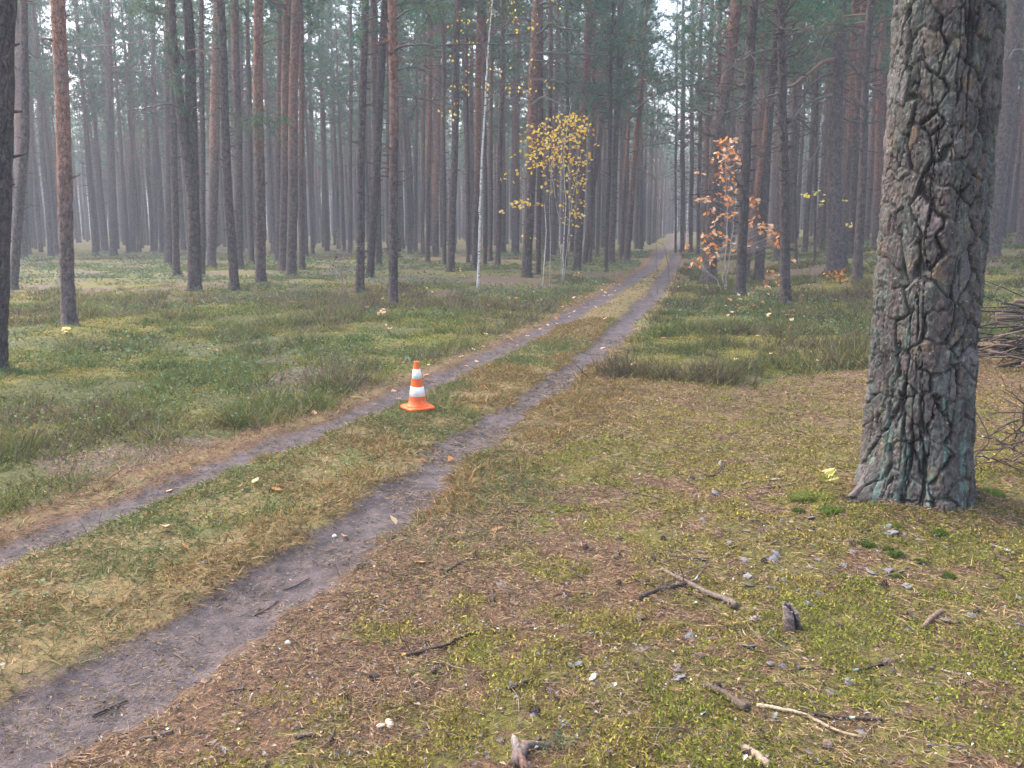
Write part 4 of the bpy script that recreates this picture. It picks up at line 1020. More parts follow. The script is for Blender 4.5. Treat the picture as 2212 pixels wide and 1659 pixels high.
# bare saplings: stems and fine twigs only
def bare(stems, label, seed, r=.02, kids=(4, 7), L=.9, col=(.13, .105, .09), name='bare_sapling', lev=1, lf=0, up=.03):
    B = hit(*stems[0][0]); rg = np.random.default_rng(seed + 200); o = thing(name, label, 'sapling', B); mb = MB(); tips = []; ms = MB()
    for st in stems:
        P = np.array([on_plane(a, b, B[1], B) for a, b in st])
        tt = np.linspace(0, len(P) - 1, 18); Q = np.stack([np.interp(tt, np.arange(len(P)), P[:, i]) for i in range(3)], -1); Q[2:, :] += rg.normal(0, .010, (16, 3)); Q[:, 1] += np.linspace(0, rg.normal(0, .25), 18)
        ms.tube(Q, np.linspace(r, .004, 18), 6, col, jit=.08, rg=rg)
        for q in range(rg.integers(*kids)):
            i = rg.integers(5, 17); a = unit(Q[i] - Q[i - 1]); grow(mb, Q[i], a + rg.normal(0, .7, 3), L * rg.uniform(.4, 1), .006, lev, rg, .14, up, col, (2, 4), .8, tips, .5, 4, .0022)
    link('stem', ms.mesh('stem'), M['stick'], o); link('twigs', mb.mesh('twigs'), M['dead'], o)
    if lf:
        tp = np.array([t[0] for t in tips]); tp = tp[rg.random(len(tp)) < lf]; n = len(tp)
        V, F, c = leaves(tp, unit(rg.normal(0, 1, (n, 3)) + np.array([0, 0, -.5])), unit(rg.normal(0, 1, (n, 3))), rg.uniform(.05, .09, n), 'birch', [(.10, .07, .06), (.2, .13, .1)], rg)
        link('leaves', fast_mesh('leaves', V, F, c), M['leaf'], o)
bare([[(1420, 634), (1417, 560), (1416, 515), (1428, 470), (1450, 440), (1480, 405)], [(1416, 515), (1425, 480), (1424, 430), (1410, 395), (1390, 360)], [(1428, 470), (1420, 400), (1412, 350), (1400, 325)]], 'bare silvery sapling forking over the verge of the track', 1, .012, lf=.12, L=1.1, col=(.20, .18, .165))
bare([[(1452, 640), (1444, 590), (1440, 545), (1430, 520)], [(1452, 640), (1462, 585), (1476, 540), (1478, 480)]], 'dark two stemmed bare sapling on the heather verge', 2, .012, L=.6)
bare([[(745, 632), (735, 590), (738, 550), (725, 515)], [(745, 632), (752, 580), (765, 545), (770, 500)], [(742, 610), (722, 585), (712, 560)]], 'pale bare bush with withered leaves beside the dark pines', 3, .012, col=(.26, .23, .21), L=.7, lf=.45)
bare([[(735, 655), (733, 620), (732, 560)]], 'single bare wand standing in front of the pale bush', 4, .009, L=.35)
bare([[(1738, 610), (1730, 575), (1722, 540)], [(1738, 610), (1750, 570), (1752, 530)]], 'wispy bare sapling between the crooked and the thick grey pine', 5, .008, L=.5)
bare([[(1555, 640), (1540, 622), (1525, 618)], [(1555, 640), (1580, 622), (1600, 620)], [(1555, 640), (1560, 615), (1570, 600)]], 'low tangle of dry twigs round the oak sapling', 6, .010, L=.6)
# twiggy dead branch that leans on the ground behind the huge pine
bare([[(2100, 1020), (2118, 985), (2150, 960), (2190, 930), (2225, 925)], [(2110, 985), (2150, 995), (2200, 1005), (2250, 1010)], [(2112, 940), (2150, 950), (2190, 975), (2240, 985)], [(2150, 960), (2160, 915), (2150, 870)], [(2190, 975), (2185, 920), (2200, 880)], [(2118, 1010), (2140, 1040), (2190, 1048), (2240, 1050)], [(2240, 960), (2215, 900), (2210, 870)]], 'fallen branch with a mesh of fine dark twigs behind the huge pine', 7, .0065, kids=(6, 9), L=.42, col=(.075, .055, .05), name='twiggy_branch', lev=1, up=.0)

# ------------------------------------------------------------------ the traffic cone
def lathe(prof, n=40, z0=0):
    prof = np.array(prof, float); th = np.arange(n) * 2 * pi / n
    V = np.stack([prof[:, :1] * np.cos(th), prof[:, :1] * np.sin(th), np.tile(prof[:, 1:2], (1, n))], -1).reshape(-1, 3)
    i = np.arange(len(prof) - 1)[:, None] * n; j = np.arange(n)[None]; j1 = (j + 1) % n
    return V, np.stack([i + j, i + j1, i + n + j1, i + n + j], -1).reshape(-1, 4)
B = hit(899, 892); B = B + np.array([0, .13, 0]); B[2] = float(gs(B[0], B[1])) + .004
cone = thing('traffic_cone', 'orange traffic cone with two white bands on the grass strip of the track', 'traffic cone', B)
cone.rotation_euler = (math.radians(1.5), math.radians(-1.0), math.radians(28)); cone.scale = (.96, .96, .95)
ORANGE = solid('cone_orange', (.86, .135, .018), .45, .4, .28, 9); WHITE = solid('cone_white', (.86, .86, .85), .35, .5, .14, 20)
def ring_r(z): return np.interp(z, [.03, .455], [.090, .021])
# foot: a square plate with cut corners and a raised middle
sq = []
for (hw, cut, z) in ((.132, .030, 0), (.135, .030, .006), (.135, .030, .020), (.128, .028, .027), (.104, .036, .030)):
    p = [(hw, hw - cut), (hw - cut, hw), (-hw + cut, hw), (-hw, hw - cut), (-hw, -hw + cut), (-hw + cut, -hw), (hw - cut, -hw), (hw, -hw + cut)]
    sq.append([(x, y, z) for x, y in p])
V = np.array(sq).reshape(-1, 3); n = 8; F = []
for i in range(4):
    for j in range(8): F += [[i * 8 + j, i * 8 + (j + 1) % 8, i * 8 + 8 + (j + 1) % 8], [i * 8 + j, i * 8 + 8 + (j + 1) % 8, i * 8 + 8 + j]]
V = np.concatenate([V, [[0, 0, .030]]]); F += [[32 + j, 32 + (j + 1) % 8, 40] for j in range(8)]
link('base', fast_mesh('base', V, np.array(F)), ORANGE, cone)
V, F = lathe([(.112, .0305), (.110, .038), (.097, .046), (.0925, .052), (.0905, .060)] + [(float(ring_r(z)), z) for z in np.linspace(.066, .450, 14)] + [(.0215, .458), (.0185, .462), (.014, .462), (.012, .45)])
link('body', fast_mesh('body', V, F, None, True), ORANGE, cone)
for z0, z1 in ((.125, .218), (.296, .388)):
    V, F = lathe([(float(ring_r(z0)) + .0005, z0), (float(ring_r(z0)) + .0028, z0 + .001), (float(ring_r(z1)) + .0028, z1 - .001), (float(ring_r(z1)) + .0005, z1)])
    link('band', fast_mesh('band', V, F, None, True), WHITE, cone)

# ------------------------------------------------------------------ brushwood pile beyond the big pine
rg = np.random.default_rng(21)
PB = hit(2165, 828); py0 = PB[1] + .15
STC = [(.04, .03, .027), (.075, .055, .048), (.025, .02, .022), (.16, .12, .095), (.20, .155, .12), (.05, .045, .05)]
sticks = []
for k in range(16):
    L = rg.uniform(1.2, 2.8); P, _ = wander((-L / 2, 0, 0), (1, 0, 0), L, 8, .09, rg); P -= P.mean(0)
    r = [.010, .014, .019, .027, .008, .012][k % 6]
    mb = MB(); mb.tube(P, np.linspace(r, r * .45, 9), 6, STC[k % 6], jit=.1, rg=rg)
    for q in range(rg.integers(0, 4)): i = rg.integers(2, 8); grow(mb, P[i], unit(P[i] - P[i - 1]) + rg.normal(0, .6, 3), rg.uniform(.2, .6), r * .4, 0, rg, .15, 0, STC[k % 6])
    sticks.append(mb.mesh('branch'))
for k in range(230):
    f = rg.random() ** 1.25; z = .03 + .70 * f; half = (1 - f) * .75 + .12
    if k < 14: z = .02
    x = PB[0] + rg.uniform(1.05, 3.0); y = py0 + .75 + rg.uniform(-half, half)
    z *= np.clip(1.05 - abs(x - PB[0] - 1.6) * .18, .3, 1)
    pale = (k % 16) % 6 in (3, 4)
    o = link('branch', sticks[k % 16], M['stick'])
    o.location = (x, y, float(gz(x, y)) + z); o.rotation_euler = (rg.uniform(0, 6.28), rg.normal(0, .10), rg.normal(0, .28) + (pi if rg.random() < .5 else 0))
    tag(o, ('pale bare stick' if pale else 'dark wet stick') + ' lying in the brushwood pile behind the huge pine', 'branch', ('pale' if pale else 'dark') + ' sticks of the brushwood pile')

# ------------------------------------------------------------------ sticks, chips, cones and bark on the open floor
def floor_stick(pp, r0, r1, col, label, name='stick', twigs=0, seed=0, tip=None, lift=0., cat='stick'):
    P = np.array([hit(a, b) for a, b in pp]); O = P.mean(0); rg = np.random.default_rng(seed + 400)
    n = len(P) * 5; tt = np.linspace(0, len(P) - 1, n); Q = np.stack([np.interp(tt, np.arange(len(P)), P[:, i]) for i in range(3)], -1)
    Q[1:-1] = (Q[:-2] + 2 * Q[1:-1] + Q[2:]) / 4; Q[:, :2] += rg.normal(0, r0 * .18, (n, 2))
    R = np.linspace(r0, r1, n); Q[:, 2] = gs(Q[:, 0], Q[:, 1]); Q[:, 2] = np.convolve(np.pad(Q[:, 2], 2, 'edge'), np.ones(5) / 5, 'valid') + R * .75 + .004 + lift
    mb = MB(); c = np.tile(np.array(col, float), (n * 7 + 2, 1))
    if tip is not None: c[:14] = tip; c[-2] = tip
    mb.tube(Q - O, R, 7, c, True, .10, rg)
    for k in range(twigs):
        i = rg.integers(3, n - 2); a = unit(Q[i] - Q[i - 1]); d = a * .6 + unit(rg.normal(0, 1, 3)) * .8; d[2] = abs(d[2]) * .5
        grow(mb, Q[i] - O, d, rg.uniform(.08, .22), max(r1 * .4, .002), 1, rg, .2, 0, col, (1, 3), .8, None, .5, 4, .0014)
    o = link(name, mb.mesh(name), M['stick'], None, O); return tag(o, label, cat)
DK = (.075, .058, .05); MD = (.16, .125, .10); PL = (.38, .30, .20)
floor_stick([(868, 1414), (900, 1412), (960, 1398), (1000, 1383), (1040, 1370), (1098, 1364)], .0085, .005, DK, 'dark stick with a fresh orange broken end on mossy needles', seed=1, twigs=3, tip=(.50, .25, .10))
floor_stick([(1428, 1236), (1470, 1258), (1520, 1282), (1560, 1298), (1590, 1314)], .009, .017, MD, 'thickest lichen spotted branch of the forked tangle on the moss', seed=2, twigs=3)
floor_stick([(1380, 1298), (1420, 1282), (1455, 1272), (1490, 1262)], .011, .008, DK, 'dark lichened branch crossing the thick lichen spotted one', seed=3, twigs=4)
floor_stick([(1372, 1254), (1400, 1266), (1440, 1276)], .006, .004, DK, 'short dark twig pointing into the forked tangle', seed=4, twigs=4)
floor_stick([(1410, 1198), (1450, 1200), (1490, 1214), (1510, 1222)], .004, .003, DK, 'thin arched twig above the forked tangle on the moss', seed=5, twigs=3)
floor_stick([(1480, 1284), (1530, 1300), (1560, 1330)], .004, .002, DK, 'fine bent twig below the forked tangle', seed=6)
floor_stick([(1576, 1358), (1620, 1358), (1655, 1354), (1680, 1362)], .0045, .004, DK, 'dark straight twig whose tip reaches the hollow wood chunk', seed=7, tip=None)
floor_stick([(1634, 1532), (1690, 1545), (1740, 1556), (1800, 1578), (1862, 1590)], .0075, .0055, PL, 'long pale peeled stick lying on bright moss', seed=8)
floor_stick([(1692, 1542), (1760, 1550), (1830, 1552), (1905, 1556)], .0045, .0065, DK, 'dark stick lying behind the long pale peeled stick', seed=9, twigs=1)
floor_stick([(1592, 1478), (1630, 1505), (1670, 1528), (1700, 1540)], .004, .003, DK, 'thin dark twig running up to the long pale peeled stick', seed=10, twigs=2)
floor_stick([(1524, 1493), (1560, 1505), (1590, 1525), (1612, 1540)], .011, .017, (.10, .075, .062), 'short crumbling dark brown log on the moss', seed=11)
floor_stick([(1600, 1622), (1630, 1640), (1660, 1662)], .0125, .014, (.30, .23, .17), 'pale broken branch stub at the bottom picture edge', seed=12, tip=(.08, .06, .05))
floor_stick([(1700, 1452), (1780, 1450), (1850, 1452), (1905, 1440)], .0035, .0045, DK, 'thin straight dark twig amid moss below the wood chunk', seed=13, twigs=4)
floor_stick([(1990, 1365), (2015, 1345), (2035, 1330)], .009, .012, (.18, .13, .10), 'stubby brown stick standing out of yellow moss', seed=14, lift=.008)
floor_stick([(958, 1238), (985, 1226), (1022, 1210)], .006, .004, DK, 'short blackish stick on needles above the orange ended stick', seed=15)
floor_stick([(1050, 1115), (1130, 1105), (1200, 1110), (1300, 1100)], .004, .003, DK, 'long faint twig across the dry grass beyond the moss', seed=16, twigs=2)
floor_stick([(1600, 1048), (1640, 1042), (1690, 1040)], .006, .008, (.24, .17, .12), 'tan stick near the yellow maple seedling', seed=17)
floor_stick([(1640, 1058), (1680, 1052), (1730, 1046)], .005, .007, (.20, .17, .15), 'grey stick just in front of the tan stick', seed=18)
floor_stick([(1700, 1070), (1750, 1062), (1800, 1050)], .004, .004, MD, 'slender brown stick before the maple seedling', seed=19)
floor_stick([(1500, 1018), (1530, 1030), (1560, 1026)], .006, .005, DK, 'dark curled twig on needles far from the huge pine', seed=20, twigs=5)
floor_stick([(1520, 925), (1550, 928)], .006, .005, DK, 'small dark stick on open needle ground', seed=21)
floor_stick([(1440, 1080), (1400, 1072), (1360, 1062)], .005, .004, MD, 'brown stick lying between moss and dry grass', seed=22)
floor_stick([(550, 1334), (575, 1320), (600, 1300)], .004, .003, (.06, .05, .05), 'blackish root twig pressed into the rut edge', seed=23)
floor_stick([(612, 1280), (640, 1268), (668, 1250)], .004, .003, (.06, .05, .05), 'thin black twig along the edge of the sandy rut', seed=24)
floor_stick([(200, 1550), (230, 1535), (275, 1515)], .005, .004, (.06, .05, .05), 'dark twig half sunk in the wide sandy rut', seed=25)
floor_stick([(300, 1600), (340, 1590), (375, 1582)], .006, .005, MD, 'brown stick at the rut edge near the bottom', seed=26)
floor_stick([(708, 1606), (716, 1592), (724, 1578)], .005, .004, DK, 'small upright-lying dark twig below the white fungus', seed=27)
floor_stick([(640, 1602), (662, 1596), (684, 1592)], .008, .006, MD, 'short knotted brown stick on reddish needles', seed=28)
floor_stick([(1095, 1490), (1120, 1480), (1150, 1470)], .009, .004, (.10, .09, .09), 'short black tapering stick on brown needles', seed=29)
floor_stick([(0, 918), (30, 912), (55, 905)], .010, .008, (.26, .23, .2), 'pale stick in the grass at the picture edge', seed=30)
floor_stick([(75, 935), (120, 945), (160, 972)], .008, .005, (.24, .21, .19), 'bent greyish twig in green undergrowth', seed=31)
floor_stick([(130, 985), (150, 975), (190, 960)], .006, .004, MD, 'thin brown twig in green undergrowth', seed=32)
floor_stick([(1860, 1155), (1885, 1150)], .006, .006, DK, 'tiny dark stick on bark flakes', seed=33)
floor_stick([(2140, 1175), (2165, 1185), (2190, 1198)], .007, .009, (.3, .26, .22), 'weathered pale stick on moss near the picture edge', seed=34)
floor_stick([(1190, 1220), (1240, 1238), (1270, 1250)], .006, .004, MD, 'brown twig among pinkish bark scraps', seed=35, twigs=2)
floor_stick([(1205, 1275), (1240, 1284), (1280, 1290)], .007, .004, (.22, .13, .1), 'reddish strip of bark beside brown twigs', seed=36)
# broken root piece with a needled sprig near the bottom edge
O = hit(1135, 1648); rg = np.random.default_rng(41)
o = thing('root_piece', 'splintered grey root piece with a green pine sprig', 'wood piece', O); mb = MB()
mb.tube([(-.035, -.03, .012), (-.02, .0, .03), (0, .045, .035), (.03, .06, .03), (.085, .055, .022)], [.018, .022, .016, .011, .006], 8, (.17, .13, .115), True, .2, rg)
mb.tube([(-.02, 0, .03), (-.035, .05, .05), (-.04, .07, .055)], [.018, .012, .004], 7, (.24, .2, .18), True, .2, rg)
mb.tube([(-.02, .0, .03), (.0, -.05, .012), (.01, -.09, .004)], [.018, .013, .008], 7, (.15, .09, .07), True, .2, rg)
link('wood', mb.mesh('wood'), M['stick'], o)
nb = MB(); tufts(nb, np.array([(.11, .065, .03), (.14, .08, .035), (.08, .055, .03)]), unit(np.array([(1, .3, .25), (1, .5, .2), (.6, .6, .4)])), rg, 40, .055, .0022, ((.05, .11, .055), (.08, .15, .07))); link('needles', nb.mesh('needles', False), M['needles'], o)
# upright chunk of hollow wood
O = hit(1716, 1362); rg = np.random.default_rng(42); mb = MB()
th = np.linspace(-2.7, 2.7, 22); zz = np.linspace(-.02, 1, 14); T, Z = np.meshgrid(th, zz)
hgt = .075 + .022 * np.cos(T * .9 + .6) + .035 * fbm(T * 3, T * 0 + 1, 5, 3)
Rr = (.044 - .008 * Z) * (1 + .3 * (fbm(T * 2, Z * 5, 9, 3) - .5)); x = Rr * np.sin(T) - .014 * Z; y = Rr * np.cos(T) * .8
Vo = np.stack([x, y, Z * hgt], -1); Vi = np.stack([x * .62 - .01 * Z, y * .62, Z * hgt * .97], -1)
V = np.concatenate([Vo.reshape(-1, 3), Vi.reshape(-1, 3)]); i = np.arange(13)[:, None] * 22; j = np.arange(21)[None]
F = np.stack([i + j, i + j + 1, i + 22 + j + 1, i + 22 + j], -1).reshape(-1, 4); F = np.concatenate([F, F[:, ::-1] + 308])
e = np.arange(21); F = np.concatenate([F, np.stack([286 + e, 286 + e + 1, 308 + 286 + e + 1, 308 + 286 + e], -1)])
e = np.arange(13); F = np.concatenate([F, np.stack([e * 22, e * 22 + 22, 308 + e * 22 + 22, 308 + e * 22], -1), np.stack([e * 22 + 21, 308 + e * 22 + 21, 308 + e * 22 + 43, e * 22 + 43], -1)])
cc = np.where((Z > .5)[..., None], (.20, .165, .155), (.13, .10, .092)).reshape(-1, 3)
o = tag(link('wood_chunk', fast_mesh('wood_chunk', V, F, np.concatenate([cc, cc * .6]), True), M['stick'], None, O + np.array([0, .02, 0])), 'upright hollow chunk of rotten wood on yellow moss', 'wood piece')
o.rotation_euler = (-.12, .05, .55)
# a mushroom cap and a pale fungus
def cap(px, py, rx, ry, rz, col, label, name, cat='mushroom', seed=0, lift=.003):
    O = hit(px, py); rg = np.random.default_rng(seed); th = np.arange(14) * 2 * pi / 14; ph = np.linspace(-.5, pi / 2, 7)
    T, Pp = np.meshgrid(th, ph); w_ = 1 + .16 * np.sin(T * 2 + seed) + .08 * np.sin(T * 3)
    V = np.stack([rx * np.cos(Pp) * np.cos(T) * w_, ry * np.cos(Pp) * np.sin(T) * w_, rz * np.sin(Pp)], -1).reshape(-1, 3)
    i = np.arange(6)[:, None] * 14; j = np.arange(14)[None]; F = np.stack([i + j, i + (j + 1) % 14, i + 14 + (j + 1) % 14, i + 14 + j], -1).reshape(-1, 4)
    m = bpy.data.materials.get('mat_' + name) or solid('mat_' + name, col, .6, .3, .25, 60)
    o = tag(link(name, fast_mesh(name, V, F, None, True), m, None, O + np.array([0, 0, lift])), label, cat); o.rotation_euler = (.15, -.1, seed); return o
cap(1281, 1464, .024, .012, .004, (.62, .59, .50), 'small cream white mushroom cap on mossy ground', 'mushroom_cap', seed=1)
cap(842, 1565, .024, .016, .009, (.52, .40, .32), 'pinkish pale fungus, larger of a touching pair', 'fungus', seed=2)
cap(822, 1570, .018, .012, .008, (.52, .40, .32), 'pinkish pale fungus, smaller of a touching pair', 'fungus', seed=4)
cap(622, 1391, .014, .011, .012, (.45, .38, .30), 'beige pebble on reddish needles by the rut', 'pebble', 'pebble', seed=3)
cap(723, 1160, .016, .012, .014, (.50, .55, .52), 'pale grey pebble lying on the dark sandy rut', 'pale_pebble', 'pebble', seed=5)

def scatter_px(n, x0, x1, y0, y1, rg, test=None):
    out = []
    while len(out) < n:
        a, b = rg.uniform(x0, x1), rg.uniform(y0, y1)
        p = hit(a, b)
        if test is None or test(p, a, b): out.append(p)
    return out
rg = np.random.default_rng(51)
open_floor = lambda p, a, b: float(rut_mask(p[0], p[1])) < .3 and p[0] > float(xR(p[1])) and math.hypot(p[0] - BIG[0], p[1] - BIG[1]) > .5
# pine cones
def cone_mesh(k):
    rg = np.random.default_rng(k); mb = MB(); nS = 46
    for i in range(nS):
        f = (i + .5) / nS; z = .038 * f; r = .0135 * math.sin(min(1, f * 1.05) * pi * .80 + .45); a = i * 2.39996
        c, s = math.cos(a), math.sin(a); p = np.array([c * r, s * r, z]); u = np.array([c, s, .35]); t = np.array([-s, c, 0])
        q = [p - t * .0035, p + u * .003 - t * .003 + np.array([0, 0, .003]), p + u * .0045 + np.array([0, 0, .002]), p + u * .003 + t * .003 + np.array([0, 0, .003]), p + t * .0035, p * .4 + np.array([0, 0, z * .6 - .001])]
        cc = np.array((.13, .095, .075)) * rg.uniform(.7, 1.4)
        mb.add(q, [[0, 1, 2], [0, 2, 4], [4, 2, 3], [0, 4, 5], [1, 0, 5], [3, 4, 5]], cc)
    V, F = lathe([(.002, 0), (.011, .006), (.0125, .014), (.009, .028), (.002, .037)], 9); mb.add(V, F, (.07, .05, .042))
    return mb.mesh('pine_cone', False)
cms = [cone_mesh(k) for k in range(3)]
for k, p in enumerate(scatter_px(44, 700, 2200, 900, 1640, rg, lambda p, a, b: open_floor(p, a, b) and (b > 1150 or a > 1450))):
    o = link('pine_cone', cms[k % 3], M['litter'], None, (p[0], p[1], float(gs(p[0], p[1])) + .007)); s = rg.uniform(.8, 1.15); o.scale = (s, s, s)
    o.rotation_euler = (rg.uniform(1.2, 1.9), rg.uniform(-.3, .3), rg.uniform(0, 6.28))
    tag(o, 'small dark fallen pine cone on needles and moss', 'pine cone', 'fallen pine cones on the forest floor')
# bark flakes round the big pine
def flake(k):
    rg = np.random.default_rng(k + 70); n = 11; th = np.arange(n) * 2 * pi / n; r = rg.uniform(.65, 1.1, n) * np.where(np.abs(np.cos(th)) > .6, 1.0, .62)
    P = np.stack([np.cos(th) * r, np.sin(th) * r, .12 * np.cos(th) ** 2 * rg.choice([-1, 1])], -1) * .030
    P[:, 2] += rg.normal(0, .0015, n)
    V = np.concatenate([P, P * .86 + [0, 0, .0022], [[0, 0, .0028]], [[0, 0, -.001]]]); F = []
    for j in range(n):
        j1 = (j + 1) % n; F += [[j, j1, n + j1], [j, n + j1, n + j], [n + j, n + j1, 2 * n], [j1, j, 2 * n + 1]]
    c = np.tile(np.array([(.125, .128, .145), (.115, .112, .122), (.13, .105, .095), (.15, .152, .168), (.13, .145, .138)][k % 5]), (len(V), 1)) * rg.uniform(.85, 1.15, (len(V), 1))
    return fast_mesh('bark_flake', V, np.array(F), c)
fls = [flake(k) for k in range(10)]
spots = []
for (a, b, sa, sb, n) in ((1575, 1160, 40, 30, 10), (1690, 1165, 50, 40, 14), (1780, 1130, 45, 25, 12), (1840, 1180, 60, 40, 10), (1740, 1220, 90, 40, 14), (1640, 1230, 70, 30, 8), (1930, 1150, 60, 22, 10), (1900, 1260, 130, 60, 12), (1500, 1360, 140, 60, 8), (1750, 1450, 250, 90, 20), (2080, 1280, 80, 60, 10), (1300, 1400, 250, 120, 16), (1500, 1100, 80, 50, 8)):
    for _ in range(int(n * .72)):
        a2, b2 = a + rg.normal(0, sa), b + rg.normal(0, sb)
        if b2 > 1650 or a2 > 2205: continue
        p = hit(a2, b2)
        if math.hypot(p[0] - BIG[0], p[1] - BIG[1]) > .40: spots.append(p)
spots += [hit(1920, 1155)]
for k, p in enumerate(spots):
    o = link('bark_flake', fls[k % 10], M['litter'], None, (p[0], p[1], float(gs(p[0], p[1])) + .004)); last = k == len(spots) - 1; s = 2.1 if last else rg.uniform(.55, 1.35); o.scale = (s, s * rg.uniform(.8, 1.3), s * 1.2)
    o.rotation_euler = (rg.normal(0, .3), rg.normal(0, .3), rg.uniform(0, 6.28) if not last else -.4)
    if last: tag(o, 'largest slate grey bark flake right in front of the huge pine foot'.replace('right ', ''), 'bark flake')
    else: tag(o, 'slate grey bark flake fallen on the ground around the huge pine', 'bark flake', 'bark flakes shed by the huge pine')
# bright moss cushions
def cushion(px, py, r, hgt, label, seed, col=((.09, .15, .02), (.13, .20, .03), (.07, .11, .02)), grp=None):
    O = hit(px, py); O[2] = float(gs(O[0], O[1])); rg_ = np.random.default_rng(seed)
    th = np.arange(20) * 2 * pi / 20; ph = np.linspace(-.3, pi / 2, 8); T, Pp = np.meshgrid(th, ph); w_ = 1 + .15 * np.sin(2 * T + seed) + .1 * np.sin(3 * T + 2 * seed)
    V = np.stack([r * np.cos(Pp) * np.cos(T) * w_, r * .8 * np.cos(Pp) * np.sin(T) * w_, hgt * np.sin(Pp)], -1).reshape(-1, 3)
    i = np.arange(7)[:, None] * 20; j = np.arange(20)[None]; F = np.stack([i + j, i + (j + 1) % 20, i + 20 + (j + 1) % 20, i + 20 + j], -1).reshape(-1, 4)
    mb = MB(); mb.add(V, F, np.array(col[2]))
    n = int(900 * (r / .05) ** 1.2); t = rg_.uniform(0, 6.28, n); q = np.arcsin(rg_.random(n)); ww = 1 + .15 * np.sin(2 * t + seed) + .1 * np.sin(3 * t + 2 * seed)
    p = np.stack([r * np.cos(q) * np.cos(t) * ww, r * .8 * np.cos(q) * np.sin(t) * ww, hgt * np.sin(q)], -1) * .97
    d = unit(unit(p) + rg_.normal(0, .35, (n, 3)) + [0, 0, .3]); V, F, k = blades(p, d, rg_.uniform(.006, .013, n), .004, None, False)
    mb.add(V, F, np.repeat(np.asarray(col)[rg_.integers(0, 3, n)] * rg_.uniform(.7, 1.3, (n, 1)), k, 0))
    return tag(link('moss_cushion', mb.mesh('moss_cushion', False), M['herb'], None, O), label, 'moss', grp)
cushion(1795, 1108, .065, .030, 'brightest green moss cushion beside the huge pine root', 1)
cushion(1758, 1076, .13, .025, 'broad yellow green moss mound between tan stick and huge pine', 2, ((.15, .18, .03), (.20, .22, .05), (.10, .12, .03)))
cushion(2135, 1068, .09, .03, 'green moss cushion on the far side of the huge pine foot', 3)
cushion(1782, 1040, .05, .03, 'small lime moss clump behind the maple seedling', 4, ((.16, .19, .03), (.20, .23, .04), (.11, .13, .03)))
for k, (a, b) in enumerate([(1938, 1140), (2030, 1158), (1920, 1190), (1935, 1205), (1820, 1246), (1940, 1250), (1875, 1182), (1724, 1108), (2050, 1250), (1985, 1215)]):
    cushion(a, b, rg.uniform(.025, .04), rg.uniform(.016, .026), 'small dark green moss tuft in front of the huge pine', 10 + k, ((.08, .13, .02), (.12, .17, .03), (.06, .09, .02)), 'moss tufts in front of the huge pine')
# fallen leaves on the verge and in the heather
def fleaf(k):
    rg = np.random.default_rng(k + 5); V, F, c = leaves(np.zeros((1, 3)), np.array([[1., 0, 0]]), np.array([[0, 0, 1.]]), .075, ['birch', 'oak', 'birch', 'oak'][k % 4], [[(.62, .40, .24), (.50, .26, .11), (.68, .52, .32), (.42, .22, .12)][k % 4]], rg, .3)
    return fast_mesh('fallen_leaf', V, F, c)
lvs = [fleaf(k) for k in range(8)]
pts = []
for _ in range(95):
    y = rg.uniform(7.5, 26); x = float(xL(y)) - abs(rg.normal(.25, .35)); pts.append((x, y, 0))
for _ in range(22): a, b = rg.uniform(700, 1300), rg.uniform(600, 720); p = hit(a, b); pts.append((p[0], p[1], .10))
for _ in range(45): a, b = rg.normal(1620, 70), rg.uniform(620, 700); p = hit(a, b); pts.append((p[0], p[1], .12))
for _ in range(16): a, b = rg.uniform(1300, 1900), rg.uniform(700, 850); p = hit(a, b); pts.append((p[0], p[1], .12))
for _ in range(12): a, b = rg.uniform(350, 1100), rg.uniform(960, 1250); p = hit(a, b); pts.append((p[0], p[1], .01))
for k, (x, y, dz) in enumerate(pts):
    o = link('fallen_leaf', lvs[k % 8], M['leaf'], None, (x, y, float(gs(x, y)) + .012 + dz)); s = rg.uniform(.7, 1.3) * (1 + max(0, y - 12) * .02); o.scale = (s, s, s)
    o.rotation_euler = (rg.normal(0, .35), rg.normal(0, .35), rg.uniform(0, 6.28))
    side = 'on the verge along the track' if k < 95 else 'in the heather' if k < 117 else 'around the oak sapling' if k < 162 else 'on the heather right of the track'.replace('right of', 'between track and huge pine,') if k < 178 else 'on the grass strip between the ruts'
    tag(o, 'dry tan or orange fallen leaf ' + side, 'leaf', 'fallen leaves ' + side)

# ------------------------------------------------------------------ ground cover (nobody could count it)
def polar(n, r0, r1, p=1.0, a0=-46, a1=46):
    """n points whose density falls with distance as r^-p"""
    n = int(n * 1.38); u = rng.random(n); e = 2 - p
    r = (r0 ** e + u * (r1 ** e - r0 ** e)) ** (1 / e) if abs(e) > 1e-6 else r0 * (r1 / r0) ** u
    a = np.radians(rng.uniform(a0, a1, n)); return r * np.sin(a), r * np.cos(a), r
def keep(x, y, prob): return rng.random(len(x)) < prob
def off_big(x, y): return np.hypot(x - BIG[0], y - BIG[1]) > .33
def stuff(name, label, V, F, c, m, smooth=False): return tag(link(name, fast_mesh(name, V, F, c, smooth), m), label, kind='stuff')

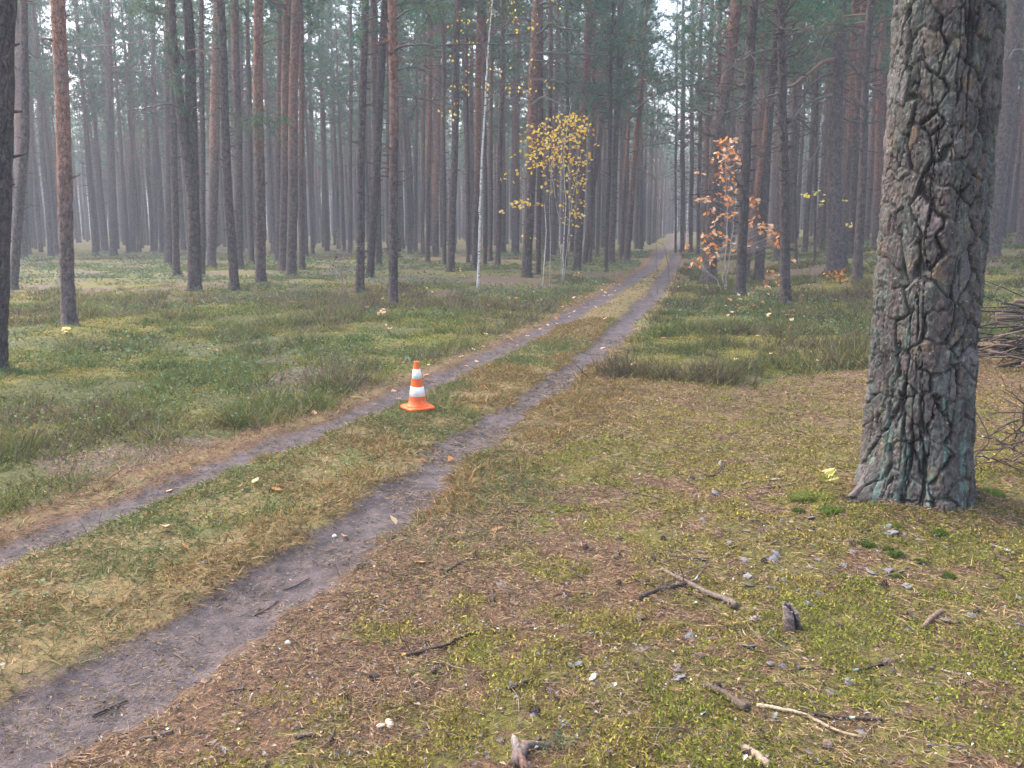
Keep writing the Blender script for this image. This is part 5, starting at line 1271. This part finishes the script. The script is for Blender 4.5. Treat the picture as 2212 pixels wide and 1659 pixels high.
# fallen needles
n = 420000; x, y, r = polar(n, 2.2, 14, 1.2)
mk = masks(x, y); rt = rut_mask(x, y); right = x > xR(y) + .1; clump = fbm(x * 2.2, y * 2.2, 201, 4)
pr = np.where(right, .30 + .55 * sstep(.34, .6, clump + .10 - .14 * mk['moss']), .32 * sstep(.4, .6, clump)) * (1 - mk['heath']) 
pr = np.where(rt > .3, (.16 + .5 * sstep(.42, .62, clump)) * np.where((y > 5) & right | (y > 5) & (x > xmid(y)), 1.3, .75), pr)
s = keep(x, y, pr) & off_big(x, y); x, y, r, rt = x[s], y[s], r[s], rt[s]
q_ = 9000; aa = rng.uniform(0, 2 * pi, q_); rr0 = .34 + np.abs(rng.normal(0, .13, q_)); x = np.concatenate([x, BIG[0] + rr0 * np.cos(aa)]); y = np.concatenate([y, BIG[1] + rr0 * np.sin(aa)]); r = np.hypot(x, y); rt = np.concatenate([rt, np.zeros(q_)]); s = slice(None); n = len(x)
P = np.stack([x, y, gs(x, y) + rng.uniform(.002, .012, n) + .035 * np.exp(-((np.hypot(x - BIG[0], y - BIG[1]) - .33) / .05) ** 2) * rng.random(n)], -1); a = rng.uniform(0, 2 * pi, n)
rt = rt[s]; D = unit(np.stack([np.cos(a), np.sin(a), rng.normal(0, .16, n)], -1)); wd = .0013 + .00048 * r
V, F, k = blades(P, D, rng.uniform(.022, .056, n) * np.where(rt > .3, .7, 1), wd * rng.uniform(.7, 1.3, n), rng.normal(0, .004, (n, 3)), False)
tone = np.where((fbm(x * 1.1, y * 1.1, 203, 3) > .5)[:, None], pick([(.215, .12, .068), (.17, .095, .056), (.29, .18, .10), (.085, .058, .044)], n, .25), pick([(.27, .165, .08), (.36, .245, .125), (.18, .11, .06), (.085, .058, .042)], n, .25))
mixn = rng.random(n) < .55; tone = np.where(mixn[:, None], pick([(.26, .175, .085), (.33, .235, .12), (.16, .105, .06), (.10, .07, .05), (.17, .15, .05)], n, .25), tone)
tone = tone * np.where(rt > .3, .75, .9)[:, None]
stuff('needle_litter', 'rusty carpet of fallen pine needles', V, F, np.repeat(tone, k, 0), M['litter'])

# feather moss
n = 900000; x, y, r = polar(n, 2.2, 26, 1.25)
mk = masks(x, y); cl = fbm(x * 5.5, y * 5.5, 211, 3)
s = keep(x, y, np.clip(mk['moss'] * 1.15, 0, 1) * sstep(.34, .56, cl) * .9) & off_big(x, y); x, y, r, cl = x[s], y[s], r[s], cl[s]; n = len(x)
hum = np.clip((cl - .40) * .11, 0, .03)
P = np.stack([x, y, gs(x, y) + hum * rng.uniform(.2, 1, n)], -1); D = unit(np.stack([rng.normal(0, .8, n), rng.normal(0, .8, n), rng.uniform(.35, 1.0, n)], -1))
V, F, k = blades(P, D, rng.uniform(.007, .020, n) * (1 + .03 * r), (.0032 + .0008 * r) * rng.uniform(.7, 1.4, n), None, False)
g = fbm(x * 1.4, y * 1.4, 213, 3)[:, None]
tone = np.where(g > .57, pick([(.145, .18, .022), (.20, .22, .032), (.09, .11, .018), (.22, .195, .045)], n, .28), pick([(.25, .225, .040), (.31, .28, .062), (.14, .12, .03), (.21, .145, .055)], n, .28))
stuff('feather_moss', 'yellow green feather moss in cushions between the needles', V, F, np.repeat(tone, k, 0), M['herb'])

# grey lichen scraps and crumbs
n = 26000; x, y, r = polar(n, 2.2, 12, 1.2); mk = masks(x, y)
s = keep(x, y, np.where(rut_mask(x, y) > .4, .12, np.where(x > xR(y), .85, .25)) * (1 - mk['heath'])) & off_big(x, y); x, y, r = x[s], y[s], r[s]; n = len(x)
P = np.stack([x, y, gs(x, y) + rng.uniform(.004, .018, n)], -1); a = rng.uniform(0, 2 * pi, n)
D = unit(np.stack([np.cos(a), np.sin(a), rng.normal(0, .3, n)], -1)); Nn = unit(np.stack([rng.normal(0, .4, n), rng.normal(0, .4, n), np.ones(n)], -1))
V, F = diamonds(P, D, Nn, rng.uniform(.008, .030, n) * rng.uniform(.6, 1.2, n), rng.uniform(.004, .016, n), .2)
kk = rng.random(n); tone = np.where((kk < .52)[:, None], pick([(.09, .068, .06), (.06, .05, .045), (.15, .105, .08)], n, .25), np.where((kk < .965)[:, None], pick([(.18, .13, .11), (.25, .17, .13), (.14, .135, .145)], n, .2), pick([(.30, .34, .29), (.25, .30, .26), (.36, .35, .31)], n, .2)))
stuff('litter', 'dark crumbs of bark and pale scraps of lichen', V, F, np.repeat(tone, 4, 0), M['litter'])

# fine twigs
n = 1500; x, y, r = polar(n, 2.3, 11, 1.0); s = (x > xR(y)) & (rut_mask(x, y) < .3) & off_big(x, y) & (masks(x, y)['heath'] < .4) | ((x < xR(y)) & (rng.random(len(x)) < .12)); x, y = x[s], y[s]; mb = MB()
for xx, yy in zip(x, y):
    a = rng.uniform(0, 6.28); L = rng.uniform(.04, .20); z = float(gs(xx, yy)) + .008
    P, _ = wander((xx, yy, z), (math.cos(a), math.sin(a), rng.normal(0, .05)), L, 4, .16, rng); P[:, 2] = z + (P[:, 2] - z) * .4; mb.tube(P, np.linspace(rng.uniform(.0016, .0038), .0012, 5), 4, np.array([(.075, .06, .052), (.14, .105, .085), (.21, .17, .14)][rng.integers(0, 3)]))
V, F, c = mb.arrays(); stuff('twig_litter', 'fine fallen twigs strewn over the needles', V, F, c, M['stick'])

# grass: the strip between the ruts, the margins
n = 260000; x, y, r = polar(n, 2.3, 34, 1.25)
yy = 1.9 + 14 * rng.random(170000) ** 1.3; xx = xL(yy) + (xR(yy) - xL(yy)) * rng.random(170000)
y3 = 4.0 + 7 * rng.random(60000); x3 = xR(y3) + .15 + 1.2 * rng.random(60000) ** 1.5
x = np.concatenate([x, xx, x3]); y = np.concatenate([y, yy, y3]); ok = np.abs(np.arctan2(x, y)) < .82; x, y = x[ok], y[ok]; r = np.hypot(x, y); mk = masks(x, y); rt = rut_mask(x, y); mid = (x > xL(y)) & (x < xR(y)); dr = x - xR(y); dl = xL(y) - x
cl = fbm(x * 3.1, y * 3.1, 221, 4)
pr = np.where(mid, .75, 0) + ((dr > 0) & (dr < 1.3)) * (1 - sstep(.35, 1.3, dr)) * sstep(3.8, 5.5, y) * .8 + ((dl > 0) & (dl < 1.0)) * .6
pr = np.maximum(pr, (dr > 0) * .05 * (y < 12)); pr = pr * (.25 + .75 * sstep(.28, .55, cl)) * (1 - sstep(.25, .6, rt))
s = keep(x, y, pr) & off_big(x, y); x, y, r, dr, cl, mid = x[s], y[s], r[s], dr[s], cl[s], mid[s]; n = len(x)
P = np.stack([x, y, gs(x, y) - .004], -1); D = unit(np.stack([rng.normal(0, .85, n), rng.normal(0, .85, n), rng.uniform(.3, 1.0, n)], -1))
gp = fbm(x * .9, y * .55, 223, 3) + np.where(mid, .13 * np.exp(-((y - 7.2) / 1.3) ** 2) + .04, -.06)
L = rng.uniform(.025, .095, n) * np.where(mid, .9, 1.15) * (.7 + .6 * cl) ; L = np.where(rng.random(n) < .03, L * 2.2, L)
V, F, k = blades(P, D, L, (.0016 + .00055 * r) * rng.uniform(.7, 1.3, n), np.stack([rng.normal(0, .015, n), rng.normal(0, .015, n), -L * .25], -1))
ex = 0
dry = pick([(.25, .175, .07), (.31, .215, .095), (.19, .125, .05), (.38, .28, .14), (.17, .135, .05), (.25, .125, .05)], n, .22); grn = pick([(.11, .145, .05), (.14, .175, .06), (.095, .125, .055), (.18, .185, .07)], n, .18)
gm = rng.random(n) < sstep(.46, .64, gp) * .75 + .14
stuff('grass', 'short dry grass with greener patches between and beside the ruts', V, F, np.repeat(np.where(gm[:, None], grn, dry) * .88, k, 0), M['herb'])

# clover-like herbs on the strip near the cone
n = 26000; x, y, r = polar(n, 3, 12, 1.0); s = keep(x, y, ((x > xL(y)) & (x < xR(y)) & (rut_mask(x, y) < .25)) * sstep(.50, .62, fbm(x * 1.6, y * 1.6, 231, 3) + .14 * np.exp(-((y - 7) / 1.5) ** 2) - .02)); x, y, r = x[s], y[s], r[s]; n = len(x)
P = np.stack([x, y, gs(x, y) + rng.uniform(.005, .035, n)], -1); a = rng.uniform(0, 6.28, n); D = unit(np.stack([np.cos(a), np.sin(a), rng.uniform(-.1, .5, n)], -1))
V, F = diamonds(P, D, unit(np.stack([rng.normal(0, .4, n), rng.normal(0, .4, n), np.ones(n)], -1)), rng.uniform(.012, .026, n), rng.uniform(.009, .018, n), .1)
stuff('clover', 'low leafy green herbs on the strip around the traffic cone', V, F, np.repeat(pick([(.10, .17, .055), (.13, .20, .085), (.08, .14, .07), (.17, .24, .12)], n, .15), 4, 0), M['herb'])

# heather, bilberry and grass of the undergrowth
n = 150000; x, y, r = polar(n, 3.6, 50, 1.2); mk = masks(x, y)
big = fbm(x * .55, y * .55, 241, 4); cl = fbm(x * 1.7, y * 1.7, 243, 4)
s = keep(x, y, np.clip(mk['heath'] * 1.1 + .05 * (mk['moss'] > .3) * ((x < xL(y)) | (y > 11)), 0, 1) * sstep(.34, .58, cl) * (mk['rut'] < .2)) & (np.hypot(x - BIG[0], y - BIG[1]) > .7); x, y, r, big, cl = x[s], y[s], r[s], big[s], cl[s]; n = len(x)
nb = 6; kx = np.repeat(np.arange(n), nb); rside = x > xR(y); hgt = (.030 + .15 * sstep(.38, .70, fbm(x * 2.6, y * 2.6, 245, 3) * .5 + cl * .5)) * np.where(rside, 1.6, 1.25) * (1 - .35 * sstep(16, 30, r)) * (.7 + .6 * sstep(.4, .6, big))
P0 = np.stack([x, y, gs(x, y) - .01], -1); sp = .05 + .10 * hgt[kx]
P = P0[kx] + np.stack([rng.normal(0, 1, n * nb) * sp, rng.normal(0, 1, n * nb) * sp, np.zeros(n * nb)], -1)
D = unit(np.stack([rng.normal(0, .78, n * nb), rng.normal(0, .78, n * nb), np.ones(n * nb)], -1)); L = hgt[kx] * rng.uniform(.5, 1.2, n * nb)
W = (.0018 + .00062 * r[kx]) * rng.uniform(.7, 1.4, n * nb)
V, F, k = blades(P, D, L, W, np.stack([rng.normal(0, .02, n * nb), rng.normal(0, .02, n * nb), np.zeros(n * nb)], -1))
ck = rng.random(n) * .5 + big * 1.0
c1 = pick([(.085, .118, .030), (.12, .155, .042), (.065, .09, .026), (.105, .14, .055)], n, .2)      # green
c2 = pick([(.105, .082, .062), (.14, .10, .075), (.09, .08, .046), (.15, .125, .085)], n, .2)     # brown heather
c3 = pick([(.15, .14, .045), (.20, .17, .07), (.12, .12, .038)], n, .2)                            # olive
tone = np.where((ck > .90)[:, None], c2, np.where((ck > .74)[:, None], c3, c1))
tone = (tone * np.where(x > xR(y), .9, 1.18)[:, None])[kx] * rng.uniform(.7, 1.2, (n * nb, 1))
stuff('heather', 'knee high heather in brown and olive clumps', V, F, np.repeat(tone.clip(.01, 1), k, 0), M['herb'])
# small leaves on the heather and of bilberry
j = rng.integers(0, len(P), 330000); P2 = P[j] + D[j] * (L[j] * rng.uniform(.25, 1.0, len(j)))[:, None]; a = rng.uniform(0, 6.28, len(j))
D2 = unit(np.stack([np.cos(a), np.sin(a), rng.uniform(-.2, .9, len(j))], -1)); rr_ = r[kx][j]
V, F = diamonds(P2, D2, unit(rng.normal(0, 1, (len(j), 3)) + [0, 0, 1.2]), (.007 + .0011 * rr_) * rng.uniform(.7, 1.3, len(j)), (.004 + .0007 * rr_) * rng.uniform(.7, 1.3, len(j)), .1)
stuff('heather_leaves', 'fine leaf sprays on the heather', V, F, np.repeat((tone[j] * rng.uniform(.85, 1.45, (len(j), 1))).clip(.01, 1), 4, 0), M['herb'])
# lingonberry and bilberry mats, bluish green
n = 90000; x, y, r = polar(n, 4, 55, 1.15); mk = masks(x, y); bb = fbm(x * .35, y * .35, 251, 3) + .1 * (fbm(x * 2, y * 2, 253, 3) - .5)
nearl = np.exp(-((x + 4.6) / 1.2) ** 2 - ((y - 7.2) / 1.3) ** 2) * .3
side = (x < xL(y) - .5) | ((x > xR(y) + .6) & (y > 13)); s = keep(x, y, side * sstep(.50, .58, bb + nearl)); x, y, r = x[s], y[s], r[s]; n = len(x)
P = np.stack([x, y, gs(x, y) + rng.uniform(.02, .14, n)], -1); a = rng.uniform(0, 6.28, n); D = unit(np.stack([np.cos(a), np.sin(a), rng.uniform(-.2, .8, n)], -1))
V, F = diamonds(P, D, unit(rng.normal(0, .6, (n, 3)) + [0, 0, 1.]), (.016 + .0020 * r) * rng.uniform(.7, 1.3, n), (.010 + .0013 * r) * rng.uniform(.7, 1.3, n), .1)
stuff('bilberry', 'blue green bilberry mats on the moss', V, F, np.repeat(pick([(.10, .155, .085), (.13, .19, .12), (.08, .13, .065), (.10, .15, .05)], n, .2), 4, 0), M['herb'])

# ------------------------------------------------------------------ the misty air
hv = np.array([(sx * 430, sy * 430, z) for z in (-6, 30) for sx, sy in ((-1, -1), (1, -1), (1, 1), (-1, 1))], float)
hf = np.array([[0, 3, 2, 1], [4, 5, 6, 7], [0, 1, 5, 4], [1, 2, 6, 5], [2, 3, 7, 6], [3, 0, 4, 7]])
hm = bpy.data.materials.new('haze'); hm.use_nodes = True; t = hm.node_tree; t.nodes.clear()
pv = t.nodes.new('ShaderNodeVolumePrincipled'); pv.inputs['Color'].default_value = (.80, .855, .99, 1); pv.inputs['Density'].default_value = HAZE_DENSITY; pv.inputs['Anisotropy'].default_value = .15
ho = t.nodes.new('ShaderNodeOutputMaterial'); t.links.new(pv.outputs[0], ho.inputs['Volume'])
tag(link('haze', fast_mesh('haze', hv, hf), hm), kind='stuff')
